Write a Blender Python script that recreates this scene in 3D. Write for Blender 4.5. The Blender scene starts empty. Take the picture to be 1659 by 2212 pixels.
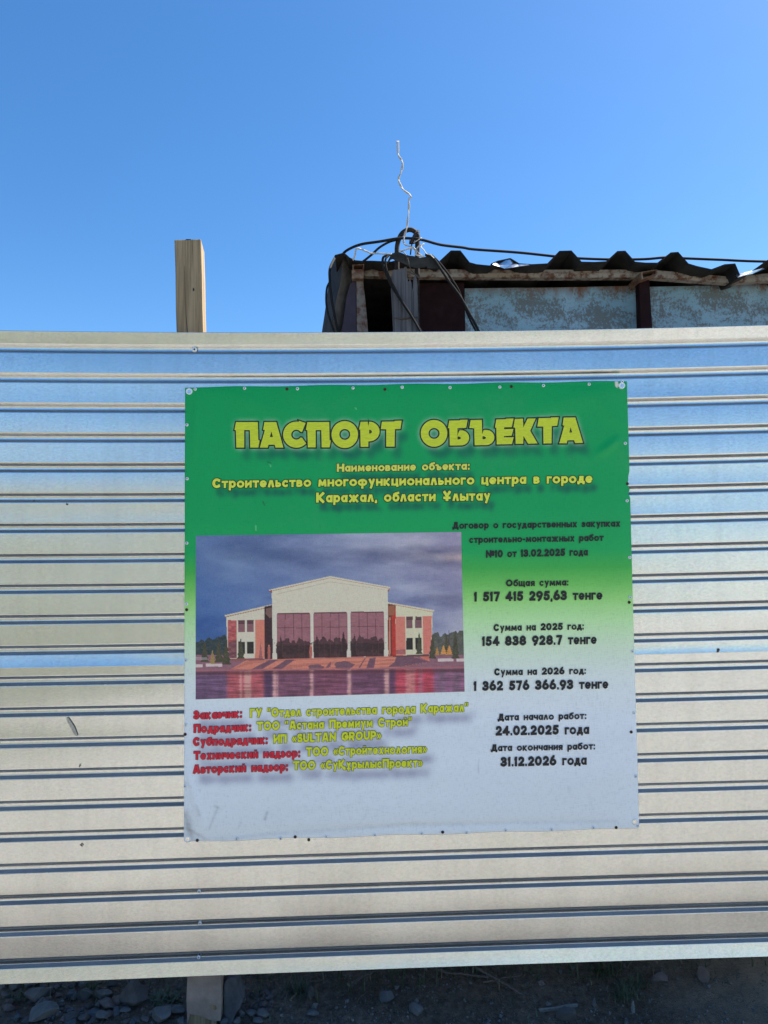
import bpy, bmesh, math, random
import numpy as np
from mathutils import Vector, Matrix
from mathutils.geometry import tessellate_polygon
RNG = random.Random(7)
NP = np.random.RandomState(11)
scn = bpy.context.scene
COL = scn.collection

# ------------------------------------------------------------------ camera
F, CX, CY = 1475.0, 829.5, 1106.0          # focal length and centre for a 1659 x 2212 picture (24 mm lens)
PITCH, YAW, ROLL = math.radians(2.29), math.radians(2.04), math.radians(0.62)
CAM = np.array([0.0, -2.58, 1.70])
_fw = np.array([math.sin(YAW)*math.cos(PITCH), math.cos(YAW)*math.cos(PITCH), math.sin(PITCH)])
_r0 = np.array([math.cos(YAW), -math.sin(YAW), 0.0])
_u0 = np.cross(_r0, _fw)
_rt = _r0*math.cos(ROLL) - _u0*math.sin(ROLL)
_up = _u0*math.cos(ROLL) + _r0*math.sin(ROLL)
cd = bpy.data.cameras.new("camera")
cam = bpy.data.objects.new("camera", cd); COL.objects.link(cam)
m = Matrix.Identity(4)
for i in range(3):
    m[i][0], m[i][1], m[i][2], m[i][3] = _rt[i], _up[i], -_fw[i], CAM[i]
cam.matrix_world = m
cd.sensor_fit = 'VERTICAL'; cd.sensor_height = 36.0; cd.lens = 24.0
cd.clip_start = 0.05; cd.clip_end = 3000.0
scn.camera = cam

# ------------------------------------------------------------------ light
SUN_EL, SUN_AZ = math.radians(54), math.radians(68)      # azimuth from +Y towards +X
w = bpy.data.worlds.new("World"); scn.world = w; w.use_nodes = True
wn = w.node_tree.nodes; wl = w.node_tree.links
sky = wn.new('ShaderNodeTexSky'); sky.sky_type = 'NISHITA'; sky.sun_disc = False
sky.sun_elevation = SUN_EL; sky.sun_rotation = SUN_AZ
sky.altitude = 500; sky.air_density = 1.0; sky.dust_density = 0.6; sky.ozone_density = 3.0
bg = wn['Background']; bg.inputs[1].default_value = 0.066
hs = wn.new('ShaderNodeHueSaturation'); hs.inputs['Saturation'].default_value = 1.27
wl.new(sky.outputs[0], hs.inputs['Color']); wl.new(hs.outputs[0], bg.inputs[0])
sd = bpy.data.lights.new("sun", 'SUN'); sd.energy = 5.0; sd.angle = math.radians(0.53); sd.color = (1.0, 0.94, 0.85)
sun = bpy.data.objects.new("sun", sd); COL.objects.link(sun)
sdir = Vector((math.sin(SUN_AZ)*math.cos(SUN_EL), math.cos(SUN_AZ)*math.cos(SUN_EL), math.sin(SUN_EL)))
sun.rotation_euler = sdir.to_track_quat('Z', 'Y').to_euler(); sun.location = (6, 6, 9)
scn.view_settings.view_transform = 'Standard'; scn.view_settings.look = 'None'
scn.view_settings.exposure = 1.67; scn.view_settings.gamma = 1.0
scn.view_settings.use_curve_mapping = False

# ------------------------------------------------------------------ helpers
def unproj(uv, Y):
    """picture points (1659 x 2212 scale) on the vertical plane y = Y -> world points"""
    uv = np.atleast_2d(np.asarray(uv, float))
    d = _fw + np.outer((uv[:, 0]-CX)/F, _rt) - np.outer((uv[:, 1]-CY)/F, _up)
    t = (Y - CAM[1]) / d[:, 1]
    return CAM + d*t[:, None]
def onground(u, v, z):
    d = _fw + (u-CX)/F*_rt - (v-CY)/F*_up
    return CAM + d*((z-CAM[2])/d[2])
K = 3072/1659.0
class Crop:                                   # a crop of the survey photo: origin and scale
    def __init__(s, x0, y0, k): s.x0, s.y0, s.k = x0, y0, k
    def px(s, pts):
        a = np.atleast_2d(np.asarray(pts, float)); return np.stack([(s.x0+a[:, 0]/s.k)/K, (s.y0+a[:, 1]/s.k)/K], -1)
    def at(s, pts, Y): return unproj(s.px(pts), Y)
ZA = Crop(1280, 960, 3.7705); ZB = Crop(1450, 880, 4.1475); Z1 = Crop(1250, 500, 2.0738); Z2 = Crop(1900, 950, 1.4155)

def mesh_from(name, verts, faces, mat, parent=None, smooth=False, uvcol=None):
    me = bpy.data.meshes.new(name)
    me.from_pydata([tuple(map(float, v)) for v in verts], [], [tuple(map(int, f)) for f in faces])
    me.validate(); me.update()
    if smooth: me.polygons.foreach_set('use_smooth', [True]*len(me.polygons))
    if mat is not None: me.materials.append(mat)
    o = bpy.data.objects.new(name, me); COL.objects.link(o)
    if parent is not None: o.parent = parent; o.matrix_parent_inverse = parent.matrix_world.inverted()
    return o
def empty(name, loc):
    o = bpy.data.objects.new(name, None); COL.objects.link(o); o.location = loc
    o.empty_display_size = 0.05
    o.matrix_world = Matrix.Translation(loc)
    return o
def tag(o, label=None, cat=None, group=None, kind=None):
    if label: o['label'] = label
    if cat: o['category'] = cat
    if group: o['group'] = group
    if kind: o['kind'] = kind
    return o
def fix_normals(o):
    bm = bmesh.new(); bm.from_mesh(o.data); bmesh.ops.recalc_face_normals(bm, faces=bm.faces); bm.to_mesh(o.data); bm.free()
def bevel(o, w, seg=2):
    md = o.modifiers.new("bevel", 'BEVEL'); md.width = w; md.segments = seg; md.limit_method = 'ANGLE'; md.angle_limit = 0.6
    return o
def prism(name, poly, depth, mat, parent=None, shift=(0, 0, 0), bev=0.0):
    """closed solid: outline poly (world points, roughly facing the viewer) pushed back by depth along +y"""
    n = len(poly); a = np.asarray(poly, float); b = a + np.array([0, depth, 0]) + np.array(shift)
    tri = tessellate_polygon([[Vector((p[0], p[2], 0)) for p in a]])
    f = [t for t in tri] + [(t[2]+n, t[1]+n, t[0]+n) for t in tri] + [(i, (i+1) % n, (i+1) % n+n, i+n) for i in range(n)]
    o = mesh_from(name, np.vstack([a, b]), f, mat, parent); fix_normals(o)
    if bev: bevel(o, bev)
    return o
def box(name, lo, hi, mat, parent=None, bev=0.0):
    x0, y0, z0 = lo; x1, y1, z1 = hi
    v = [(x0, y0, z0), (x1, y0, z0), (x1, y1, z0), (x0, y1, z0), (x0, y0, z1), (x1, y0, z1), (x1, y1, z1), (x0, y1, z1)]
    f = [(0, 3, 2, 1), (4, 5, 6, 7), (0, 1, 5, 4), (1, 2, 6, 5), (2, 3, 7, 6), (3, 0, 4, 7)]
    o = mesh_from(name, v, f, mat, parent)
    if bev: bevel(o, bev)
    return o
def smooth_path(p, n=8):
    p = [np.asarray(q, float) for q in p]; out = []
    q = [2*p[0]-p[1]] + p + [2*p[-1]-p[-2]]
    for i in range(1, len(q)-2):
        for k in range(n):
            t = k/n
            out.append(0.5*((2*q[i]) + (-q[i-1]+q[i+1])*t + (2*q[i-1]-5*q[i]+4*q[i+1]-q[i+2])*t*t + (-q[i-1]+3*q[i]-3*q[i+1]+q[i+2])*t**3))
    out.append(p[-1]); return out
def tube_geo(path, rad, sides=8, flat=1.0):
    path = [Vector(map(float, p)) for p in path]; vs, fs = [], []
    nrm = None
    for i, p in enumerate(path):
        t = (path[min(i+1, len(path)-1)] - path[max(i-1, 0)]).normalized()
        if nrm is None:
            nrm = t.cross(Vector((0, 1, 0)));
            if nrm.length < 1e-3: nrm = t.cross(Vector((1, 0, 0)))
        nrm = (nrm - t*nrm.dot(t)).normalized(); b = t.cross(nrm)
        r = rad[i] if hasattr(rad, '__len__') else rad
        for k in range(sides):
            a = 2*math.pi*k/sides
            vs.append(p + nrm*(r*math.cos(a)) + b*(r*flat*math.sin(a)))
    n = len(path)
    for i in range(n-1):
        for k in range(sides):
            fs.append((i*sides+k, i*sides+(k+1) % sides, (i+1)*sides+(k+1) % sides, (i+1)*sides+k))
    fs.append(tuple(range(sides))[::-1]); fs.append(tuple((n-1)*sides+k for k in range(sides)))
    return vs, fs
def tube(name, path, rad, mat, parent=None, sides=8, flat=1.0):
    v, f = tube_geo(path, rad, sides, flat)
    return mesh_from(name, v, f, mat, parent, smooth=True)
def fbm(x, y, seed=0, octv=5, lac=2.0):
    rs = np.random.RandomState(seed); out = np.zeros_like(x, float); amp = 1.0; tot = 0
    for o in range(octv):
        tab = rs.rand(64, 64)
        xi = np.floor(x).astype(int); yi = np.floor(y).astype(int); fx = x-xi; fy = y-yi
        fx = fx*fx*(3-2*fx); fy = fy*fy*(3-2*fy)
        g = lambda a, b: tab[a % 64, b % 64]
        out += amp*((g(xi, yi)*(1-fx)+g(xi+1, yi)*fx)*(1-fy) + (g(xi, yi+1)*(1-fx)+g(xi+1, yi+1)*fx)*fy)
        tot += amp; amp *= 0.5; x = x*lac+3.7; y = y*lac+1.3
    return out/tot

# ------------------------------------------------------------------ materials
class Mat:
    def __init__(s, name, rough=0.7, metal=0.0, spec=0.5):
        s.m = bpy.data.materials.new(name); s.m.use_nodes = True; s.t = s.m.node_tree; s.n = s.t.nodes; s.b = s.n['Principled BSDF']
        s.b.inputs['Roughness'].default_value = rough; s.b.inputs['Metallic'].default_value = metal
        s.b.inputs['Specular IOR Level'].default_value = spec
        s.tc = s.n.new('ShaderNodeTexCoord')
    def link(s, a, b): s.t.links.new(a, b)
    def coord(s, scale=(1, 1, 1), rot=(0, 0, 0)):
        mp = s.n.new('ShaderNodeMapping'); mp.inputs['Scale'].default_value = scale; mp.inputs['Rotation'].default_value = rot
        s.link(s.tc.outputs['Object'], mp.inputs['Vector']); return mp.outputs[0]
    def noise(s, scale, vec=None, detail=5, rough=0.55, dist=0.0):
        n = s.n.new('ShaderNodeTexNoise'); n.inputs['Scale'].default_value = scale; n.inputs['Detail'].default_value = detail
        n.inputs['Roughness'].default_value = rough; n.inputs['Distortion'].default_value = dist
        s.link(vec if vec is not None else s.coord(), n.inputs['Vector']); return n.outputs['Fac']
    def ramp(s, fac, stops, interp='LINEAR'):
        r = s.n.new('ShaderNodeValToRGB'); r.color_ramp.interpolation = interp; e = r.color_ramp.elements
        while len(e) > 1: e.remove(e[-1])
        for i, (p, c) in enumerate(stops):
            el = e[0] if i == 0 else e.new(p)
            el.position = p; el.color = (*c, 1) if len(c) == 3 else c
        s.link(fac, r.inputs[0]); return r.outputs[0]
    def mix(s, fac, a, b, mode='MIX'):
        x = s.n.new('ShaderNodeMix'); x.data_type = 'RGBA'; x.blend_type = mode
        for sock, v in ((x.inputs[0], fac), (x.inputs[6], a), (x.inputs[7], b)):
            if isinstance(v, (int, float)): sock.default_value = v
            elif isinstance(v, tuple): sock.default_value = (*v, 1)
            else: s.link(v, sock)
        return x.outputs[2]
    def math(s, op, a, b=None, c=None):
        x = s.n.new('ShaderNodeMath'); x.operation = op
        for i, v in enumerate((a, b, c)):
            if v is None: continue
            if isinstance(v, (int, float)): x.inputs[i].default_value = v
            else: s.link(v, x.inputs[i])
        return x.outputs[0]
    def color(s, c):
        if isinstance(c, tuple): s.b.inputs['Base Color'].default_value = (*c, 1)
        else: s.link(c, s.b.inputs['Base Color'])
        return s
    def rough(s, r): s.link(r, s.b.inputs['Roughness']); return s
    def bump(s, h, strength=0.3, dist=0.002):
        b = s.n.new('ShaderNodeBump'); b.inputs['Strength'].default_value = strength; b.inputs['Distance'].default_value = dist
        s.link(h, b.inputs['Height']); s.link(b.outputs[0], s.b.inputs['Normal']); return s
def g(v): return (v, v, v)

def mk_metal():
    M = Mat("galvanised_steel", 0.3, 0.93)
    sp = M.noise(150, M.coord((0.6, 1, 1)), 5, 0.7); big = M.noise(3.0, M.coord((0.6, 1, 2)), 4)
    v = M.n.new('ShaderNodeTexVoronoi'); v.inputs['Scale'].default_value = 120; M.link(M.coord((0.7, 1, 1)), v.inputs['Vector'])
    c = M.ramp(sp, [(0.28, (0.60, 0.61, 0.615)), (0.5, (0.74, 0.745, 0.745)), (0.75, (0.84, 0.84, 0.835))])
    c = M.mix(M.math('MULTIPLY', big, 0.35), c, (0.60, 0.61, 0.60))
    st = M.noise(14, M.coord((1, 1, 0.05)), 6, 0.7); c = M.mix(1.0, c, M.ramp(st, [(0.32, g(0.93)), (0.55, g(1))]), 'MULTIPLY')
    c = M.mix(0.06, c, v.outputs['Color'], 'MULTIPLY')
    # upward facing ledges painted darker to imitate the reflection of a dark zenith
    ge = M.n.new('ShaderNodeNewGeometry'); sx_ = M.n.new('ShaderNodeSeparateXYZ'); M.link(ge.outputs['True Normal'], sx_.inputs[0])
    zenith_dark = M.math('MULTIPLY', M.ramp(sx_.outputs[2], [(0.35, g(0)), (0.6, g(1))]), M.math('MULTIPLY_ADD', big, 0.5, 0.50))
    M.color(M.mix(zenith_dark, c, (0.085, 0.088, 0.09)))
    M.link(M.math('MULTIPLY_ADD', zenith_dark, -0.8, 0.94), M.b.inputs['Metallic'])
    M.rough(M.math('ADD', M.math('MULTIPLY_ADD', M.noise(9, M.coord((0.4, 1, 1)), 3), 0.14, 0.145), M.math('MULTIPLY', zenith_dark, 0.5)))
    M.bump(sp, 0.15, 0.0012)
    return M.m
def mk_wood(name, dark, light, rough=0.85, zs=1.0, bump=0.5):
    M = Mat(name, rough, 0, 0.25)
    n = M.noise(60, M.coord((1, 1, 0.035*zs)), 6, 0.6, 0.6); n2 = M.noise(230, M.coord((1, 1, 0.02)), 3)
    n3 = M.noise(7, M.coord((1, 1, 0.4)), 4)
    c = M.ramp(n, [(0.30, dark), (0.62, light)])
    c = M.mix(M.math('MULTIPLY', n3, 0.5), c, dark)
    kn = M.ramp(n2, [(0.3, g(0.7)), (0.5, g(1))]); M.color(M.mix(1.0, c, kn, 'MULTIPLY'))
    M.bump(M.math('ADD', n, M.math('MULTIPLY', n2, 0.6)), bump, 0.003); return M.m
def mk_rust(name, paint, rust=(0.13, 0.045, 0.02), lo=0.45, hi=0.62, scale=18, metal=0.0, rough=0.7):
    M = Mat(name, rough, metal, 0.4)
    n = M.noise(scale, None, 8, 0.68); n2 = M.noise(scale*5, None, 4, 0.6)
    f = M.ramp(n, [(lo, g(0)), (hi, g(1))]); rc = M.ramp(n2, [(0.3, tuple(x*0.45 for x in rust)), (0.7, rust)])
    pc = M.mix(M.math('MULTIPLY', n2, 0.5), paint, tuple(x*0.6 for x in paint))
    M.color(M.mix(f, pc, rc)); M.bump(n2, 0.3, 0.002); return M.m
def mk_plain(name, c, rough=0.6, metal=0.0, var=0.35, scale=25, bump=0.15, spec=0.4):
    M = Mat(name, rough, metal, spec); n = M.noise(scale, None, 6, 0.6)
    M.color(M.ramp(n, [(0.3, tuple(x*(1-var) for x in c)), (0.7, tuple(min(1, x*(1+var*0.6)) for x in c))]))
    if bump: M.bump(n, bump, 0.002)
    return M.m
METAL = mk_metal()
WOOD = mk_wood("raw_timber", (0.165, 0.115, 0.066), (0.41, 0.31, 0.19))
GREYWOOD = mk_wood("weathered_grey_wood", (0.045, 0.044, 0.048), (0.185, 0.18, 0.19), 0.9, 0.6, 0.9)
SCREW = mk_plain("zinc_screw", (0.82, 0.84, 0.86), 0.4, 0.25, 0.10)
RUSTY = mk_plain("rusty_screw", (0.10, 0.05, 0.03), 0.8, 0.3, 0.5, 300)
DARKREC = mk_plain("dark_recess", (0.02, 0.022, 0.03), 0.8)
CABLE = mk_plain("black_cable_jacket", (0.018, 0.0185, 0.020), 0.85, 0, 0.3, 60, 0.1, 0.12)
RUBBER = mk_plain("black_rubber", (0.040, 0.040, 0.038), 0.8, 0, 0.6, 14, 0.4, 0.15)
IRON = mk_plain("dark_iron", (0.035, 0.028, 0.024), 0.8, 0, 0.6, 70, 0.4, 0.2)
WHITEWIRE = mk_plain("white_wire_jacket", (0.50, 0.46, 0.40), 0.6, 0, 0.2, 80)
THINWIRE = mk_plain("thin_steel_wire", (0.10, 0.08, 0.065), 0.5, 0.6, 0.3)
ROOFM = mk_plain("black_roof_sheet", (0.030, 0.030, 0.030), 0.85, 0, 0.5, 9, 0.25, 0.15)
MAROON = mk_plain("maroon_primer", (0.020, 0.0085, 0.0095), 0.9, 0, 0.35, 20, 0.2, 0.12)
PURPLE = mk_plain("faded_purple_sheet", (0.050, 0.038, 0.058), 0.8, 0, 0.2, 12, 0.1)
BEAMM = mk_rust("rusty_cream_paint", (0.31, 0.27, 0.225), lo=0.47, hi=0.60, scale=22)
POSTM = mk_rust("rusty_white_paint", (0.20, 0.175, 0.15), lo=0.44, hi=0.60, scale=30)
TUBEM = mk_rust("rusty_tube", (0.26, 0.17, 0.11), lo=0.40, hi=0.6, scale=25)
FOIL = mk_plain("torn_silver_foil", (0.75, 0.75, 0.75), 0.3, 1.0, 0.15, 60, 0.6)
FILM = mk_plain("dusty_plastic_film", (0.34, 0.26, 0.21), 0.5, 0, 0.35, 18, 0.5)

def mk_blue():
    M = Mat("peeling_blue_paint", 0.7, 0, 0.35)
    n = M.noise(6.0, M.coord((0.8, 1, 1.3)), 9, 0.72, 0.4); fine = M.noise(95, M.coord((1, 1, 0.7)), 8, 0.8); mid = M.noise(3.0, None, 3)
    f = M.ramp(M.math('ADD', M.math('MULTIPLY', n, 0.62), M.math('MULTIPLY', fine, 0.62)), [(0.605, g(0)), (0.665, g(1))])
    bl = M.ramp(M.math('ADD', M.math('MULTIPLY', mid, 0.6), M.math('MULTIPLY', fine, 0.4)), [(0.36, (0.15, 0.29, 0.36)), (0.62, (0.29, 0.44, 0.54))])
    wn_ = M.ramp(fine, [(0.35, (0.075, 0.085, 0.08)), (0.7, (0.155, 0.14, 0.115))])
    c = M.mix(M.math('MULTIPLY', f, 0.85), bl, wn_)
    # rust running down from the top edge of the sheet
    sep = M.n.new('ShaderNodeSeparateXYZ'); M.link(M.tc.outputs['Object'], sep.inputs[0])
    e = M.math('MULTIPLY_ADD', M.noise(9, M.coord((1, 1, 0.25)), 5, 0.7), 0.22, M.math('ADD', sep.outputs[2], -0.095))
    rf = M.ramp(M.math('ADD', e, 0.5), [(0.455, g(0)), (0.53, g(1))])
    c = M.mix(rf, c, (0.15, 0.065, 0.03))
    M.color(c); M.bump(f, 0.4, 0.0015); return M.m
BLUE = mk_blue()

def mk_ground():
    M = Mat("dry_dirt", 0.95, 0, 0.2)
    a = M.noise(2.2, None, 7, 0.6); b = M.noise(38, None, 6, 0.7); c3 = M.noise(190, None, 3)
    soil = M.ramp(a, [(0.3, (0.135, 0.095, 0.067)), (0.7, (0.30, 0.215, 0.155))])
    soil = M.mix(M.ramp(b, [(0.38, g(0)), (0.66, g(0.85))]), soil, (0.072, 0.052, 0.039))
    peb = M.ramp(c3, [(0.66, g(0)), (0.74, g(1))]); soil = M.mix(M.math('MULTIPLY', peb, 0.4), soil, (0.22, 0.21, 0.2))
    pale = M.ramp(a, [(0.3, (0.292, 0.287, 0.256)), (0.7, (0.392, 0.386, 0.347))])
    grass = M.ramp(M.noise(0.5, None, 6), [(0.35, (0.10, 0.11, 0.075)), (0.7, (0.19, 0.19, 0.13))])
    sep = M.n.new('ShaderNodeSeparateXYZ'); M.link(M.tc.outputs['Object'], sep.inputs[0])
    X, Yc = sep.outputs[0], sep.outputs[1]
    tan_right = M.ramp(M.math('MULTIPLY', M.math('MULTIPLY_ADD', M.noise(3.0, None, 5), 0.7, X), 0.4), [(0.58, g(0)), (0.76, g(0.75))])  # soil mixed towards lighter tan at the far right
    soil = M.mix(tan_right, soil, (0.42, 0.31, 0.215))
    sunlit_pale = M.ramp(M.math('MULTIPLY_ADD', M.noise(1.3, None, 5), 0.6, M.math('MULTIPLY_ADD', Yc, -0.8, -0.58)), [(0.10, g(0)), (0.45, g(1))])  # soil kept dark for the fence's shade, ground painted paler for sunlight beyond
    c = M.mix(sunlit_pale, soil, pale)
    # unseen grass put in at the far left for the sheets' olive reflection
    gm = M.math('ADD', M.math('MULTIPLY', Yc, -0.10), M.math('MULTIPLY', X, -0.16))
    gm = M.math('ADD', gm, M.math('MULTIPLY', M.noise(0.22, None, 5), 1.2))
    gf = M.ramp(M.math('MULTIPLY', gm, 0.5), [(0.66, g(0)), (0.90, g(1))])
    M.color(M.mix(gf, c, grass)); M.bump(M.math('ADD', b, M.math('MULTIPLY', c3, 0.5)), 1.0, 0.03); return M.m
GROUND = mk_ground()
def mk_rock(name, dark, light):
    M = Mat(name, 0.9, 0, 0.25); a = M.noise(14, None, 7, 0.65); b = M.noise(90, None, 5, 0.7)
    c = M.ramp(a, [(0.3, dark), (0.7, light)]); M.color(M.mix(M.math('MULTIPLY', b, 0.45), c, tuple(x*0.55 for x in dark)))
    M.bump(M.math('ADD', a, M.math('MULTIPLY', b, 0.5)), 0.6, 0.006); return M.m
ROCKG = mk_rock("grey_rock", (0.085, 0.08, 0.076), (0.225, 0.21, 0.198))
ROCKB = mk_rock("blue_grey_rock", (0.07, 0.074, 0.082), (0.155, 0.16, 0.168))
ROCKR = mk_rock("reddish_rock", (0.105, 0.078, 0.07), (0.23, 0.175, 0.155))
ROCKD = mk_rock("dark_rock", (0.06, 0.055, 0.052), (0.145, 0.132, 0.124))
TWIG = mk_plain("dry_twig", (0.14, 0.105, 0.085), 0.9, 0, 0.4, 90, 0.4)
PALEWOOD = mk_plain("pale_split_wood", (0.20, 0.185, 0.165), 0.9, 0, 0.25, 90, 0.3)
def mk_leaf(name, a, b):
    M = Mat(name, 0.65, 0, 0.3); M.color(M.ramp(M.noise(8, None, 3), [(0.35, a), (0.65, b)])); return M.m
GRASS = mk_leaf("green_grass", (0.035, 0.055, 0.022), (0.085, 0.11, 0.05))
DRYGRASS = mk_leaf("dry_grass", (0.13, 0.11, 0.065), (0.24, 0.20, 0.12))
WEED = mk_leaf("dusty_weed", (0.04, 0.06, 0.035), (0.10, 0.125, 0.075))

# ------------------------------------------------------------------ ground and terrain
def gh(x, y):
    x = np.asarray(x, float); y = np.asarray(y, float)
    near = np.exp(-(np.maximum(0, np.abs(y-0.1)-0.8)/0.8)**2) * np.exp(-(np.maximum(0, np.abs(x)-2.5))**2)
    h = -0.078 + near*(0.050*(fbm(x*2.2+9, y*2.2+4, 3, 3)-0.5) + 0.022*(fbm(x*9, y*9, 4, 4)-0.5) + 0.010*(fbm(x*40, y*40, 5, 3)-0.5))
    bank = np.clip((y-0.02)/0.25, 0, 1)*np.clip((x+0.15)/0.6, 0, 1)
    h = h + 0.075*bank*np.exp(-np.maximum(0, y-0.9)**2)
    far = np.hypot(x, y)
    h = h + np.where(far > 8, 0.25*(fbm(x*0.05+5, y*0.05, 6, 4)-0.5)*np.clip((far-8)/20, 0, 1), 0)
    return h
def axis(lo, hi, step, ext):
    a = list(np.arange(lo, hi+1e-6, step)); s = step
    b = [lo]; c = [hi]
    while c[-1] < ext:
        s *= 1.22; c.append(c[-1]+s); b.append(b[-1]-s)
    return np.array(b[:0:-1] + a + c[1:])
gx = axis(-1.8, 2.0, 0.012, 900); gy = axis(-0.25, 0.55, 0.012, 900)
X, Y = np.meshgrid(gx, gy); Zg = gh(X, Y)
nx, ny = len(gx), len(gy)
idx = np.arange(nx*ny).reshape(ny, nx)
faces = np.stack([idx[:-1, :-1], idx[:-1, 1:], idx[1:, 1:], idx[1:, :-1]], -1).reshape(-1, 4)
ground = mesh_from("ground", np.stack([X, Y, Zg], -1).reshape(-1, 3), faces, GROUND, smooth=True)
tag(ground, "stony dirt, tinted dark for the shade along the fence foot and pale for sunlight beyond", "ground", kind='structure')
# unseen ridge added behind the camera to darken the sheets' reflections on the left
hx = np.linspace(-60, 8, 60); hy = np.linspace(-14, -40, 24)
X, Y = np.meshgrid(hx, hy)
Hh = -0.3 + 6.0*np.sin(np.clip((-Y-14)/26, 0, 1)*math.pi)*(0.45+0.9*fbm(X*0.12, Y*0.12, 8, 5))*np.clip((8-X)/14, 0, 1)
idx = np.arange(X.size).reshape(X.shape)
faces = np.stack([idx[:-1, :-1], idx[1:, :-1], idx[1:, 1:], idx[:-1, 1:]], -1).reshape(-1, 4)
REFLECTM = mk_plain("reflection_olive", (0.15, 0.16, 0.125), 0.95, 0, 0.5, 1.5, 0)
tag(mesh_from("reflection_ridge", np.stack([X, Y, Hh], -1).reshape(-1, 3), faces, REFLECTM, smooth=True), "unseen ridge added behind the camera for dull reflections in the fence", "reflection_ridge", kind='structure')

# ------------------------------------------------------------------ fence
TOPPX = [(0, 716), (216, 717.5), (400, 719), (675, 720), (1026, 716.4), (1107, 715.6), (1404, 709.6), (1659, 703.8)]
BOTPX = [(0, 2123), (415, 2106), (829, 2091), (1240, 2077), (1659, 2063.5)]
Z0T, Z0B = 2.5153, 0.0878
tw = unproj(TOPPX, 0.0); bw_ = unproj(BOTPX, 0.0)
PT = np.polyfit(tw[:, 0], tw[:, 2], 3); PB = np.polyfit(bw_[:, 0], bw_[:, 2], 2)
def edge(P, x):
    xc = np.clip(x, -1.6, 1.75)
    return np.polyval(P, xc) + (x-xc)*np.polyval(np.polyder(P), xc)*0.3
def zmap(x, z0):
    zt, zb = edge(PT, x), edge(PB, x)
    return zb + (z0-Z0B)/(Z0T-Z0B)*(zt-zb)
fence = empty("fence", (-0.62, 0.05, -0.08))
tag(fence, "silver profiled steel sheet fence on a raw timber post", "fence")
G0 = 2.471; PITCHR = 0.115; GW = 0.037
GROOVE = [(0.0, 0.0), (-0.0010, 0.0004), (-0.0024, 0.0014), (-0.0112, 0.0098), (-0.0126, 0.0110), (-0.0140, 0.0114),
          (-0.0248, 0.0114), (-0.0262, 0.0110), (-0.0272, 0.0098), (-0.0347, 0.0016), (-0.0360, 0.0004), (-0.0370, 0.0)]
XS = np.concatenate([np.linspace(-6.5, -1.8, 14)[:-1], np.linspace(-1.8, 1.9, 110), np.linspace(1.9, 6.5, 14)[1:]])
def wob(x, seed, amp):
    r = np.random.RandomState(seed); o = np.zeros_like(x)
    for k in range(4):
        o += r.normal()*np.sin(x*r.uniform(0.5, 3.0)+r.uniform(0, 6.28))/(1+0.4*k)
    return (o*0.6 + r.normal()*0.55)*amp
def sheet(name, zt, zb, kgrooves, ybase, seed, toplip=0.0, botlip=0.0):
    pans = []; e = zt
    for k in kgrooves: pans.append((e, G0-PITCHR*k)); e = G0-PITCHR*k-GW
    pans.append((e, zb))
    rows_z, rows_y = [], []
    bend = 0.0025*np.sin(XS*1.1+1.0)
    prev_end = None
    for i, (a, b) in enumerate(pans):
        t = wob(XS, seed+i*7, 0.0085) + (0.055 if (zb < 0.5 and i == len(pans)-2) else 0.028 if (zb < 0.5 and i == len(pans)-3) else 0.0) + (0.017*np.clip((XS-0.2)/0.9, 0, 1) + 0.008 if zb > 0.5 else 0.0); bow = wob(XS, seed+i*7+3, 0.00045)
        lip = toplip if i == 0 else (botlip if i == len(pans)-1 else 0.0)
        h = a-b
        ya = t*h/2; yb = -t*h/2
        if i == 0: ya = ya + lip*1.0
        if i == len(pans)-1: yb = yb + lip*(1.0-0.55*np.clip((XS+0.9)/1.2, 0, 1) if zb > 0.5 else 1.0) + (wob(XS*2.0, seed+5, 0.0005) if zb > 0.5 else 0.0)
        if prev_end is not None:
            for dz, dy in GROOVE:
                f = -dz/GW
                rows_z.append(np.full_like(XS, pz+dz)); rows_y.append(prev_end*(1-f)+ya*f + dy)
        ss = [0.0, 0.04, 0.15, 0.3, 0.5, 0.7, 0.85, 0.96, 1.0]
        lo = 0 if i == 0 else 1; hi = len(ss) if i == len(pans)-1 else len(ss)-1
        for s in ss[lo:hi]:
            rows_z.append(np.full_like(XS, a-h*s)); rows_y.append(ya*(1-s)+yb*s + bow*4*s*(1-s))
        prev_end = yb; pz = b
    Zr = np.array([zmap(XS, r) for r in rows_z]); Yr = np.array(rows_y) + ybase + bend
    n, c = Zr.shape
    v = np.stack([np.tile(XS, (n, 1)), Yr, Zr], -1).reshape(-1, 3)
    ii = np.arange(n*c).reshape(n, c)
    f = np.stack([ii[:-1, :-1], ii[1:, :-1], ii[1:, 1:], ii[:-1, 1:]], -1).reshape(-1, 4)
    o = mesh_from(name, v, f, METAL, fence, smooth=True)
    sm = o.modifiers.new("thickness", 'SOLIDIFY'); sm.thickness = 0.0006; sm.offset = -1
    return o
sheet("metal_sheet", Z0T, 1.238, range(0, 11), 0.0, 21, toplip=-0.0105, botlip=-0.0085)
sheet("metal_sheet", 1.275, Z0B, range(11, 21), 0.0016, 301, botlip=-0.0125)
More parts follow.
